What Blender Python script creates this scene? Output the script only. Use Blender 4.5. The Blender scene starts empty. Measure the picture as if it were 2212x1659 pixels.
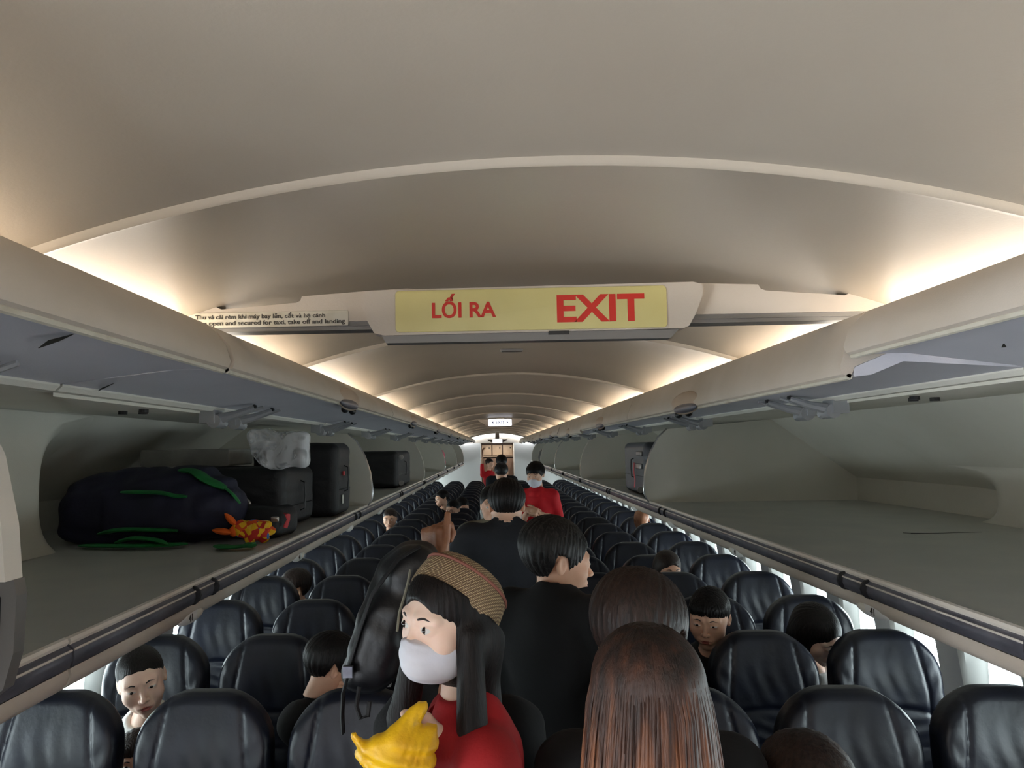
import bpy, math, random
import numpy as np
from mathutils import Vector, Matrix, Euler
random.seed(7); rng = np.random.default_rng(7)
sc = bpy.context.scene
COL = sc.collection
# ---------------------------------------------------------------- camera
F_PX, PITCH, YAW, ROLL = 1628.15, .0851, -.0296, .015
CX, CZ = -.0759, 1.90
cam = bpy.data.cameras.new('camera'); camo = bpy.data.objects.new('camera', cam); COL.objects.link(camo)
cam.sensor_fit = 'HORIZONTAL'; cam.sensor_width = 36.0
cam.lens = 36.0 * F_PX / 2212; cam.shift_x = 88.41 / 2212
cam.clip_start = .02; cam.clip_end = 200
camo.location = (CX, 0, CZ)
camo.rotation_mode = 'QUATERNION'
camo.rotation_quaternion = (Euler((0, 0, -YAW)).to_quaternion() @ Euler((math.pi / 2 + PITCH, 0, 0)).to_quaternion()
                            @ Euler((0, 0, -ROLL)).to_quaternion())
sc.camera = camo
# ---------------------------------------------------------------- world and exposure
w = bpy.data.worlds.new('overcast sky'); sc.world = w; w.use_nodes = True
bgn = w.node_tree.nodes['Background']; bgn.inputs[0].default_value = (.90, .95, 1, 1); bgn.inputs[1].default_value = 16.0
sc.view_settings.view_transform = 'Standard'; sc.view_settings.look = 'None'
sc.view_settings.gamma = 1; sc.view_settings.exposure = 0.35; sc.view_settings.use_curve_mapping = False
TUBE_POWER = 24.0; SIGN_POWER = 1.6; FILL_POWER = 9.0
sc.cycles.max_bounces = 7; sc.cycles.diffuse_bounces = 4; sc.cycles.glossy_bounces = 3
sc.cycles.transmission_bounces = 4; sc.cycles.transparent_max_bounces = 8
sc.cycles.sample_clamp_indirect = 4; sc.cycles.caustics_reflective = False; sc.cycles.caustics_refractive = False
sc.cycles.use_denoising = True
for s in (-1, 1):       # portals only guide the sampling of the daylight in the window rows
    l = bpy.data.lights.new('window_portal', 'AREA'); l.shape = 'RECTANGLE'; l.size = 22; l.size_y = .42; l.cycles.is_portal = True
    lo = bpy.data.objects.new('window_portal', l); COL.objects.link(lo)
    lo.location = (s * 1.90, 11.6, 1.0); lo.rotation_euler = Euler((math.pi / 2, 0, s * math.pi / 2), 'XYZ')

# ---------------------------------------------------------------- materials
def srgb(r, g, b):
    f = lambda c: (c / 255 / 12.92) if c <= 10 else ((c / 255 + .055) / 1.055) ** 2.4
    return (f(r), f(g), f(b), 1)
def mat(name, col, rough=.5, metal=0, col2=None, scale=8, stretch=(1, 1, 1), bump=0, bscale=None, spec=.5, coat=0, detail=3, sheen=0, lo=.35, hi=.65, sss=0):
    m = bpy.data.materials.new(name); m.use_nodes = True; nt = m.node_tree; b = nt.nodes['Principled BSDF']
    b.inputs['Base Color'].default_value = col; b.inputs['Roughness'].default_value = rough; b.inputs['Metallic'].default_value = metal
    b.inputs['Specular IOR Level'].default_value = spec; b.inputs['Coat Weight'].default_value = coat; b.inputs['Sheen Weight'].default_value = sheen
    if sss: b.inputs['Subsurface Weight'].default_value = sss; b.inputs['Subsurface Radius'].default_value = (.01, .004, .002); b.inputs['Subsurface Scale'].default_value = 1
    tc = nt.nodes.new('ShaderNodeTexCoord'); mp = nt.nodes.new('ShaderNodeMapping'); mp.inputs['Scale'].default_value = stretch
    nt.links.new(tc.outputs['Object'], mp.inputs[0])
    if col2 is not None:
        n = nt.nodes.new('ShaderNodeTexNoise'); n.inputs['Scale'].default_value = scale; n.inputs['Detail'].default_value = detail
        nt.links.new(mp.outputs[0], n.inputs['Vector'])
        r = nt.nodes.new('ShaderNodeValToRGB'); r.color_ramp.elements[0].position = lo; r.color_ramp.elements[1].position = hi
        r.color_ramp.elements[0].color = col; r.color_ramp.elements[1].color = col2
        nt.links.new(n.outputs['Fac'], r.inputs[0]); nt.links.new(r.outputs[0], b.inputs['Base Color'])
    if bump:
        n2 = nt.nodes.new('ShaderNodeTexNoise'); n2.inputs['Scale'].default_value = bscale or scale * 4; n2.inputs['Detail'].default_value = 4
        nt.links.new(mp.outputs[0], n2.inputs['Vector'])
        bp = nt.nodes.new('ShaderNodeBump'); bp.inputs['Strength'].default_value = bump; bp.inputs['Distance'].default_value = .004
        nt.links.new(n2.outputs['Fac'], bp.inputs['Height']); nt.links.new(bp.outputs[0], b.inputs['Normal'])
    return m
def emat(name, col, power):
    m = bpy.data.materials.new(name); m.use_nodes = True; nt = m.node_tree; b = nt.nodes['Principled BSDF']
    b.inputs['Base Color'].default_value = col; b.inputs['Emission Color'].default_value = col; b.inputs['Emission Strength'].default_value = power
    return m
M = dict(
 ceil=mat('warm white ceiling plastic', srgb(175, 166, 152), .42, col2=srgb(170, 160, 146), scale=2.5, bump=.05, bscale=240),
 beige=mat('beige cabin plastic', srgb(196, 186, 174), .5, col2=srgb(188, 177, 163), scale=5, bump=.08, bscale=300),
 edge=mat('worn beige edge', srgb(200, 195, 180), .45, col2=srgb(176, 168, 150), scale=18, lo=.5, hi=.75),
 blue=mat('blue grey door lining', srgb(212, 212, 220), .55, col2=srgb(206, 206, 214), scale=4, bump=.1, bscale=350),
 binin=mat('grey green bin lining', srgb(232, 229, 218), .45, col2=srgb(226, 223, 211), scale=3, bump=.1, bscale=300),
 binfloor=mat('grey bin floor', srgb(205, 205, 198), .42, col2=srgb(194, 195, 190), scale=4, bump=.1, bscale=200),
 metal=mat('brushed metal', srgb(214, 212, 208), .28, 1, col2=srgb(176, 174, 176), scale=14, stretch=(1, .15, 1)),
 darkmetal=mat('scuffed dark rail metal', srgb(122, 122, 132), .32, .5, col2=srgb(96, 96, 106), scale=30, stretch=(1, .3, 1), bump=.15, bscale=90),
 track=mat('grey curtain track', srgb(120, 118, 116), .4, .5),
 bead=mat('pale trim and rail highlight', srgb(228, 222, 212), .22),
 hinge=mat('dull silver hinge', srgb(168, 170, 172), .35, .35),
 black=mat('black plastic', srgb(18, 18, 20), .4),
 wall=mat('light grey sidewall', srgb(205, 206, 208), .5, col2=srgb(198, 199, 203), scale=3),
 white=mat('white plastic', srgb(225, 225, 222), .45),
 floor=mat('dark blue grey carpet', srgb(50, 54, 66), .95, col2=srgb(40, 44, 54), scale=60, bump=.4, bscale=400),
 seat=mat('dark navy leather', srgb(13, 18, 33), .38, col2=srgb(9, 12, 23), scale=9, bump=.16, bscale=60, spec=.38),
 seatback=mat('black seat shell', srgb(26, 27, 32), .45),
 seam=mat('dark stitched piping', srgb(14, 15, 20), .5),
 armrest=mat('dark grey armrest plastic', srgb(50, 50, 54), .5),
 yellow=mat('pale yellow sign face', srgb(206, 195, 134), .5, col2=srgb(198, 186, 122), scale=5),
 red=mat('red lettering', srgb(196, 40, 24), .5),
 ink=mat('faded black print', srgb(50, 44, 38), .6),
 navyink=mat('dark blue print', srgb(40, 44, 90), .6),
 tube=emat('warm fluorescent tube', (1, .93, .83, 1), TUBE_POWER),
 signlit=emat('backlit white sign face', (.86, .88, 1, 1), SIGN_POWER),
 fill_lamp=emat('added fill light diffuser', (1, .90, .78, 1), FILL_POWER),  # added fill light, for the galley and behind the camera
 galley=mat('galley panel beige', srgb(190, 170, 150), .45, col2=srgb(170, 150, 130), scale=3),
 galleybrown=mat('brown galley door', srgb(120, 95, 80), .45, col2=srgb(95, 74, 62), scale=3),
 brown=mat('dark brown trim', srgb(60, 40, 30), .5),
)
# clear glazing: mostly lets light straight through, a little gloss
g = bpy.data.materials.new('window acrylic'); g.use_nodes = True; nt = g.node_tree; nt.nodes.clear()
o_ = nt.nodes.new('ShaderNodeOutputMaterial'); mx = nt.nodes.new('ShaderNodeMixShader'); tr = nt.nodes.new('ShaderNodeBsdfTransparent'); gl = nt.nodes.new('ShaderNodeBsdfGlossy')
tr.inputs[0].default_value = (.93, .98, .97, 1); gl.inputs['Roughness'].default_value = .1; mx.inputs[0].default_value = .06
nt.links.new(tr.outputs[0], mx.inputs[1]); nt.links.new(gl.outputs[0], mx.inputs[2]); nt.links.new(mx.outputs[0], o_.inputs[0]); M['pane'] = g

# ---------------------------------------------------------------- mesh helpers
class MB:
    def __init__(s): s.v = []; s.f = []; s.m = []
    def add(s, vs, fs, mi=0):
        n = len(s.v); s.v += [tuple(map(float, p)) for p in vs]; s.f += [tuple(n + i for i in f) for f in fs]; s.m += [mi] * len(fs); return s
    def box(s, x0, x1, y0, y1, z0, z1, mi=0):
        if x0 > x1: x0, x1 = x1, x0
        vs = [(x, y, z) for x in (x0, x1) for y in (y0, y1) for z in (z0, z1)]
        return s.add(vs, [(0, 1, 3, 2), (4, 6, 7, 5), (0, 4, 5, 1), (2, 3, 7, 6), (0, 2, 6, 4), (1, 5, 7, 3)], mi)
    def prism(s, pts, y0, y1, mi=0, caps=True, closed=True):   # pts are (x,z), swept along y
        n = len(pts); vs = [(x, y0, z) for x, z in pts] + [(x, y1, z) for x, z in pts]
        fs = [(i, (i + 1) % n, n + (i + 1) % n, n + i) for i in range(n if closed else n - 1)]
        if caps and closed: fs += [tuple(range(n))[::-1], tuple(range(n, 2 * n))]
        return s.add(vs, fs, mi)
    def loft(s, rings, closed=True, caps=True, mi=0):
        n = len(rings[0]); vs = [p for r in rings for p in r]; fs = []
        for k in range(len(rings) - 1):
            for i in range(n if closed else n - 1):
                a = k * n + i; b = k * n + (i + 1) % n; fs.append((a, b, b + n, a + n))
        if caps and closed: fs += [tuple(range(n))[::-1], tuple(range((len(rings) - 1) * n, len(rings) * n))]
        return s.add(vs, fs, mi)
    def tube(s, path, r, n=8, mi=0, flat=1.0, caps=True):
        P = [Vector(p) for p in path]; R = r if hasattr(r, '__len__') else [r] * len(P); rings = []; up = None
        for i, p in enumerate(P):
            t = (P[min(i + 1, len(P) - 1)] - P[max(i - 1, 0)]).normalized()
            if up is None: up = Vector((0, 0, 1)) if abs(t.z) < .9 else Vector((1, 0, 0))
            a = t.cross(up).normalized(); up = a.cross(t).normalized()
            rings.append([tuple(p + (a * math.cos(q) + up * math.sin(q) * flat) * R[i]) for q in [2 * math.pi * j / n for j in range(n)]])
        return s.loft(rings, True, caps, mi)
    def stube(s, path, r, n=8, flat=1.0, k=6):      # smooth path through the points
        P = [Vector(p) for p in path]; out = []
        for i in range(len(P) - 1):
            a, b, c, d = P[max(i - 1, 0)], P[i], P[i + 1], P[min(i + 2, len(P) - 1)]
            for j in range(k):
                t = j / k; out.append(tuple(.5 * ((2 * b) + (c - a) * t + (2 * a - 5 * b + 4 * c - d) * t * t + (3 * b - a - 3 * c + d) * t ** 3)))
        out.append(tuple(P[-1])); R_ = [r * (.55 + .45 * min(1, 6 * min(i, len(out) - 1 - i) / len(out))) for i in range(len(out))]
        return s.tube(out, R_, n, 0, flat)
    def ell(s, c, r, n=16, m=10, mi=0, rot=None):
        vs = []; fs = []
        for j in range(m + 1):
            th = math.pi * j / m
            for i in range(n):
                ph = 2 * math.pi * i / n; p = Vector((r[0] * math.sin(th) * math.cos(ph), r[1] * math.sin(th) * math.sin(ph), r[2] * math.cos(th)))
                if rot is not None: p = rot @ p
                vs.append(tuple(Vector(c) + p))
        for j in range(m):
            for i in range(n): fs.append((j * n + i, (j + 1) * n + i, (j + 1) * n + (i + 1) % n, j * n + (i + 1) % n))
        return s.add(vs, fs, mi)
    def rbox(s, x0, x1, y0, y1, z0, z1, r=.02, mi=0, n=4):      # rounded in plan x-z, bevelled ends along y
        cx = [(x1 - r, z1 - r, 0), (x0 + r, z1 - r, 90), (x0 + r, z0 + r, 180), (x1 - r, z0 + r, 270)]
        def ring(y, d):
            return [(a + (r - d) * math.cos(math.radians(b + 90 * k / n)), y, c + (r - d) * math.sin(math.radians(b + 90 * k / n))) for a, c, b in cx for k in range(n + 1)]
        e = min(r * .5, (y1 - y0) * .3)
        return s.loft([ring(y0, e), ring(y0 + e * .3, e * .3), ring(y0 + e, 0), ring(y1 - e, 0), ring(y1 - e * .3, e * .3), ring(y1, e)], True, True, mi)
def link(name, me, parent=None):
    o = bpy.data.objects.new(name, me); COL.objects.link(o)
    if parent is not None: o.parent = parent
    return o
def rootloc(p):
    v = Vector((0, 0, 0))
    while p is not None: v += Vector(p.location); p = p.parent
    return v
def obj(name, mb, mats, parent=None, loc=None, smooth=True, ang=35, world=True):
    """one mesh object; vertices given in world space when world=True (the parent has no rotation yet)"""
    me = bpy.data.meshes.new(name)
    off = rootloc(parent) if (world and parent is not None) else Vector((0, 0, 0))
    if loc is not None: off = off + Vector(loc)
    V = np.array(mb.v, float) - np.array(off) if (parent is not None and world) or loc is not None else np.array(mb.v, float)
    me.from_pydata(V.tolist(), [], mb.f); me.update()
    if not isinstance(mats, (list, tuple)): mats = [mats]
    for m in mats: me.materials.append(M[m] if isinstance(m, str) else m)
    if len(mats) > 1: me.polygons.foreach_set('material_index', mb.m)
    if smooth:
        me.polygons.foreach_set('use_smooth', [True] * len(me.polygons)); me.set_sharp_from_angle(angle=math.radians(ang))
    o = link(name, me, parent)
    if loc is not None: o.location = loc
    return o
def tag(o, label=None, cat=None, group=None, kind=None):
    if label: o['label'] = label
    if cat: o['category'] = cat
    if group: o['group'] = group
    if kind: o['kind'] = kind
    return o
def thing(name, label, cat, loc=(0, 0, 0), group=None):
    o = link(name, None); o.location = loc; o.empty_display_size = .1; return tag(o, label, cat, group)
def struct(name, mb, m, **k):
    return tag(obj(name, mb, m, **k), kind='structure')
def fixn(o):
    import bmesh
    bm = bmesh.new(); bm.from_mesh(o.data); bmesh.ops.recalc_face_normals(bm, faces=bm.faces); bm.to_mesh(o.data); bm.free(); return o
def text(name, s, mats, parent, loc, size, rot=(math.pi / 2, 0, 0), bold=0, extrude=.0006, sx=1, align='LEFT', shear=0, spacing=1, fit=None):
    cu = bpy.data.curves.new(name, 'FONT'); cu.body = s; cu.size = size; cu.extrude = extrude; cu.offset = bold; cu.align_x = align; cu.shear = shear; cu.space_character = spacing
    t = bpy.data.objects.new(name, cu); COL.objects.link(t); bpy.context.view_layer.update()
    dg = bpy.context.evaluated_depsgraph_get(); me = bpy.data.meshes.new_from_object(t.evaluated_get(dg)); bpy.data.objects.remove(t)
    if fit:      # (x0, x1, height of the glyphs): scale the lettering to the size it has on the sign
        co = np.array([v.co[:] for v in me.vertices]); a, b_ = co.min(0), co.max(0); sx = (fit[1] - fit[0]) / (b_[0] - a[0]); sy = fit[2] / (b_[1] - a[1]) if fit[2] else 1
        me.transform(Matrix.Diagonal((1, sy, 1, 1)) @ Matrix.Translation((-a[0], -a[1] if fit[2] else 0, 0))); loc = (fit[0], loc[1], loc[2])
    mt = Matrix.Translation(Vector(loc)) @ Euler(rot).to_matrix().to_4x4() @ Matrix.Diagonal((sx, 1, 1, 1))
    me.transform(mt)
    if parent is not None: me.transform(Matrix.Translation(-rootloc(parent)))
    me.materials.clear(); me.materials.append(M[mats]); me.name = name
    return link(name, me, parent)

# ---------------------------------------------------------------- implicit surfaces (for leather, bodies, hair, cloth)
def grid(lo, hi, h):
    ax = [np.arange(lo[i], hi[i] + h, h) for i in range(3)]
    return np.meshgrid(*ax, indexing='ij')
def nets(Fn, lo, hi, h):
    """surface nets on a numpy field"""
    X, Y, Z = grid(lo, hi, h); V = Fn(X, Y, Z).astype(np.float32); S = V < 0
    nx, ny, nz = V.shape
    acc = np.zeros((nx - 1, ny - 1, nz - 1, 3), np.float32); cnt = np.zeros((nx - 1, ny - 1, nz - 1), np.float32)
    def sl(a, d): return slice(d, a - 1 + d)
    for ax in range(3):
        o1, o2 = [(1, 2), (0, 2), (0, 1)][ax]
        for a in (0, 1):
            for b in (0, 1):
                d0 = [0, 0, 0]; d0[o1] = a; d0[o2] = b; d1 = list(d0); d1[ax] = 1
                v0 = V[sl(nx, d0[0]), sl(ny, d0[1]), sl(nz, d0[2])]; v1 = V[sl(nx, d1[0]), sl(ny, d1[1]), sl(nz, d1[2])]
                c = (v0 < 0) != (v1 < 0); t = np.where(c, v0 / np.where(c, v0 - v1, 1), 0)
                for k in range(3): acc[..., k] += np.where(c, (t if k == ax else d0[k]), 0)
                cnt += c
    act = cnt > 0; idx = -np.ones(act.shape, np.int64); idx[act] = np.arange(act.sum())
    I = np.argwhere(act); P = (acc[act] / cnt[act][:, None] + I) * h + np.array(lo)
    Q = []
    for ax in range(3):
        o1, o2 = [(1, 2), (2, 0), (0, 1)][ax]
        a = S.take(range(S.shape[ax] - 1), ax); b = S.take(range(1, S.shape[ax]), ax)
        for flip in (0, 1):
            E = np.argwhere((a & ~b) if not flip else (~a & b))
            E = E[(E[:, o1] > 0) & (E[:, o2] > 0) & (E[:, o1] < V.shape[o1] - 1) & (E[:, o2] < V.shape[o2] - 1)]
            if not len(E): continue
            e1 = np.zeros(3, int); e1[o1] = 1; e2 = np.zeros(3, int); e2[o2] = 1
            q = [E - e1 - e2, E - e2, E, E - e1]; q = np.stack([idx[t[:, 0], t[:, 1], t[:, 2]] for t in q], 1)
            Q.append(q[:, ::-1] if flip else q)
    return P, np.concatenate(Q)
def smin(a, b, k):
    if k <= 0: return np.minimum(a, b)
    h = np.clip(.5 + .5 * (b - a) / k, 0, 1); return b + (a - b) * h - k * h * (1 - h)
def smax(a, b, k): return -smin(-a, -b, k)
def E_(X, Y, Z, c, r, R=None):        # ellipsoid
    x, y, z = X - c[0], Y - c[1], Z - c[2]
    if R is not None:
        x, y, z = (R[0][0] * x + R[1][0] * y + R[2][0] * z, R[0][1] * x + R[1][1] * y + R[2][1] * z, R[0][2] * x + R[1][2] * y + R[2][2] * z)
    k0 = np.sqrt((x / r[0]) ** 2 + (y / r[1]) ** 2 + (z / r[2]) ** 2); k1 = np.sqrt((x / r[0] ** 2) ** 2 + (y / r[1] ** 2) ** 2 + (z / r[2] ** 2) ** 2)
    return k0 * (k0 - 1) / np.maximum(k1, 1e-6)
def C_(X, Y, Z, a, b, ra, rb=None, sq=None):     # tapered capsule; sq=(axis,factor) flattens
    rb = ra if rb is None else rb
    a = np.array(a, float); b = np.array(b, float); d = b - a; L = max((d * d).sum(), 1e-9)
    t = np.clip(((X - a[0]) * d[0] + (Y - a[1]) * d[1] + (Z - a[2]) * d[2]) / L, 0, 1)
    x = X - a[0] - d[0] * t; y = Y - a[1] - d[1] * t; z = Z - a[2] - d[2] * t
    if sq: 
        if sq[0] == 0: x = x * sq[1]
        if sq[0] == 1: y = y * sq[1]
        if sq[0] == 2: z = z * sq[1]
    return np.sqrt(x * x + y * y + z * z) - (ra + (rb - ra) * t)
def B_(X, Y, Z, c, hs, r):
    qx, qy, qz = np.abs(X - c[0]) - hs[0] + r, np.abs(Y - c[1]) - hs[1] + r, np.abs(Z - c[2]) - hs[2] + r
    return np.sqrt(np.maximum(qx, 0) ** 2 + np.maximum(qy, 0) ** 2 + np.maximum(qz, 0) ** 2) + np.minimum(np.maximum(qx, np.maximum(qy, qz)), 0) - r
def netobj(name, Fn, lo, hi, h, mats, parent=None, T=None, join=None, mb=None):
    P, Q = nets(Fn, lo, hi, h)
    if T is not None: P = P @ np.array(T.to_3x3()).T + np.array(T.translation)
    if join is not None: join.add(P.tolist(), Q.tolist()); return join
    b = MB(); b.v = P.tolist(); b.f = Q.tolist(); b.m = [0] * len(Q)
    return obj(name, b, mats, parent, world=False, ang=180)
def copy_tree(o, parent=None):
    c = o.copy(); COL.objects.link(c); c.parent = parent
    for ch in o.children: copy_tree(ch, c)
    return c
ORD = ['first', 'second', 'third', 'fourth', 'fifth', 'sixth', 'seventh', 'eighth', 'ninth', 'tenth', 'eleventh', 'twelfth', 'thirteenth', 'fourteenth', 'fifteenth', 'sixteenth', 'seventeenth', 'eighteenth', 'nineteenth', 'twentieth', 'twenty-first', 'twenty-second', 'twenty-third', 'twenty-fourth']
# ================================================================ THE SETTING
Y0, Y1 = -1.7, 19.9
b = MB().box(-1.9, 1.9, Y0, 24, -.05, 0); struct('floor', b, 'floor', smooth=False)
# ceiling vault: moulded panels, a bead at every joint
def zc(x): return 2.27 - .22 * x * x - .02 * x ** 4
JC = [.95 + 1.4 * k for k in range(-2, 14)]
def ceil_z(x, y):
    k = math.floor((y - .95) / 1.4); t = (y - .95) / 1.4 - k
    return zc(x) + .022 * math.sin(math.pi * t) ** .6
b = MB(); xs = [-.97 + 1.94 * i / 60 for i in range(61)]; rings = []
for k in range(-2, 14):
    y0 = .95 + 1.4 * k
    for dy, dz in ((-.002, .001), (0, -.004), (.004, -.0065), (.009, -.004), (.013, .0005), (.030, .003)): rings.append([(x, y0 + dy, zc(x) + dz) for x in xs])
    for j in range(1, 13):
        t = j / 13; y = y0 + .030 + (1.4 - .034) * t
        if y > Y1: break
        rings.append([(x, y, zc(x) + .004 + .020 * math.sin(math.pi * min(1, t)) ** .7) for x in xs])
    if y0 + 1.4 < Y1: rings.append([(x, y0 + 1.396, zc(x) + .004) for x in xs])
b.loft(rings, closed=False, caps=False); ceil = struct('ceiling', b, 'ceil', ang=50)
# side sweep of the ceiling down behind the bins
for s in (-1, 1):
    b = MB().prism([(s * .97, zc(.97) + .02), (s * 1.05, 2.10), (s * 2.2, 2.10), (s * 2.2, 2.14), (s * .95, 2.16)], Y0, Y1); struct('ceiling', b, 'ceil', smooth=False)
# drop at the aft end
b = MB().box(-1.9, 1.9, 19.9, 19.96, 2.03, 2.35).box(-1.9, 1.9, 19.96, 23, 2.06, 2.12); struct('trim_1', b, 'beige', smooth=False)
# vent slot in the ceiling centre line
b = MB().rbox(-.045, .045, 2.985, 3.015, zc(0) + .012, zc(0) + .03, .006); tag(obj('ceiling_vent', b, 'track'), 'small dark slot vent in the ceiling centre just beyond the yellow sign', 'vent')
# sidewalls with window openings
WY = [3.01 + .53 * k for k in range(-4, 33)]
def wallx(z): return 1.74 + .07 * min(1, max(0, (1.45 - z) / .6)) - (0 if z > .35 else (.35 - z) * .35)
ZC = 1.0
def oval(cy, ry, rz, x, n=32):
    out = []
    for i in range(n):
        a = 2 * math.pi * i / n; c, s_ = math.cos(a), math.sin(a)
        out.append((cy + ry * math.copysign(abs(c) ** .62, c), ZC + rz * math.copysign(abs(s_) ** .62, s_)))
    return out
nwin = 0
for s, side in ((-1, 'left'), (1, 'right')):
    b = MB()
    WYS = [y + (.17 if s < 0 else 0) for y in WY]
    for cy in WYS:
        n = 32; O = oval(cy, .19, .265, 0)
        rect = []
        for i in range(n):
            a = 2 * math.pi * i / n; c, s_ = math.cos(a), math.sin(a); t = min(.265 / max(abs(c), 1e-6), .32 / max(abs(s_), 1e-6)); rect.append((cy + c * t, ZC + s_ * t))
        # snap corners
        for cyy, czz in ((.265, .32), (-.265, .32), (.265, -.32), (-.265, -.32)):
            j = min(range(n), key=lambda i: (rect[i][0] - cy - cyy) ** 2 + (rect[i][1] - ZC - czz) ** 2); rect[j] = (cy + cyy, ZC + czz)
        b.loft([[(s * wallx(z), y, z) for y, z in rect], [(s * (wallx(z)), y, z) for y, z in O]], True, False)
    ya, yb = WYS[0] - .265, WYS[-1] + .265
    b.prism([(s * wallx(z), z) for z in (1.32, 1.36, 1.42, 1.47, 1.55)], ya, yb, closed=False)
    b.prism([(s * wallx(z), z) for z in (.68, .6, .45, .35, .2, 0)], ya, yb, closed=False)
    b.prism([(s * 1.78, z) for z in (2.11, 0)], Y0, -1.4, closed=False).prism([(s * 1.78, z) for z in (2.11, 1.9 if s < 0 else 0)], -1.4, -.4, closed=False).prism([(s * 1.78, z) for z in (2.11, 0)], -.4, .35, closed=False).prism([(s * wallx(z), z) for z in (1.55, .68, .35, 0)], .35, ya, closed=False)
    b.box(s * .89, s * 2.2, .33, .345, 1.47, 2.11)
    struct('wall_' + side, b, 'wall', ang=30)
    for cy in WYS:
        nwin += 1; b = MB()
        A = oval(cy, .19, .265, 0); B1 = oval(cy, .165, .24, 0); Bq = oval(cy, .128, .19, 0); C1 = oval(cy, .118, .178, 0)
        b.loft([[(s * wallx(z), y, z) for y, z in A], [(s * (wallx(z) + .012), y, z) for y, z in B1], [(s * 1.855, y, z) for y, z in Bq], [(s * 1.862, y, z) for y, z in C1], [(s * 1.90, y, z) for y, z in C1]], True, False)
        wn = struct('window_%d' % nwin, b, 'white', ang=30)
        b = MB().loft([[(s * 1.866, y, z) for y, z in C1], [(s * 1.870, y, z) for y, z in C1]], True, True); obj('pane', b, 'pane', wn, smooth=False)
for s, n in ((-1, 1), (1, 2)):      # doorway frames added behind the view; the left opening lets daylight in
    b = MB().box(s * 1.76, s * 1.93, -1.44, -1.4, 0, 1.94).box(s * 1.76, s * 1.93, -.4, -.36, 0, 1.94).box(s * 1.76, s * 1.93, -1.4, -.4, 1.9, 1.94)
    struct('door_%d' % n, b, 'white', smooth=False)
# fuselage skin outside the windows rows keeps light out elsewhere
for s in (-1, 1):
    b = MB().box(s * 1.92, s * 1.93, -.36, 24, 1.2, 1.464).box(s * 1.92, s * 1.93, -.36, 24, -.05, .8)
    o = struct('wall_outer_' + ('left' if s < 0 else 'right'), b, 'white', smooth=False)
b = MB().box(-2.3, 2.3, Y0 - .05, Y0, 0, 2.5); struct('wall_front', b, 'wall', smooth=False)
# lavatory walls and galley at the aft end
for s in (-1, 1):
    b = MB().box(s * .44, s * 2.3, 19.9, 19.96, 0, 2.03).box(s * .44, s * .47, 19.96, 21.2, 0, 2.06); struct('wall_aft_' + ('left' if s < 0 else 'right'), b, 'white', smooth=False)
b = MB().box(-1.9, 1.9, 21.2, 21.26, 0, 2.3); struct('wall_back', b, 'galleybrown', smooth=False)
gal = thing('galley_unit', 'aft galley wall with three beige stowage doors over brown lower doors', 'galley', (0, 20.9, 0))
obj('cabinet', MB().box(-.435, .435, 20.9, 21.19, 0, 2.05), 'brown', gal, smooth=False)
gl = thing('fill_light', 'added galley fill light at the far aft end above the beige doors', 'light', (0, 20.45, 2.05))  # fill light added to brighten the galley doors
obj('frame', MB().box(-.36, .36, 20.3, 20.6, 2.04, 2.058), 'white', gl, smooth=False); obj('diffuser', MB().box(-.34, .34, 20.32, 20.58, 2.036, 2.041), 'fill_lamp', gl, smooth=False)
for i in range(3):
    x0 = -.42 + .29 * i; d = obj('upper_door', MB().rbox(x0, x0 + .26, 20.88, 20.9, 1.70, 1.98, .01), 'galley', gal)
    obj('latch', MB().tube([(x0 + .2, 20.875, 1.90), (x0 + .2, 20.865, 1.90)], .018, 10), 'black', d)
obj('counter', MB().box(-.435, .435, 20.84, 21.19, 1.655, 1.685), 'galley', gal, smooth=False)
for x0 in (-.43, .01): obj('lower_door', MB().rbox(x0, x0 + .42, 20.875, 20.9, .1, 1.62, .01), 'galleybrown', gal)

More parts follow.
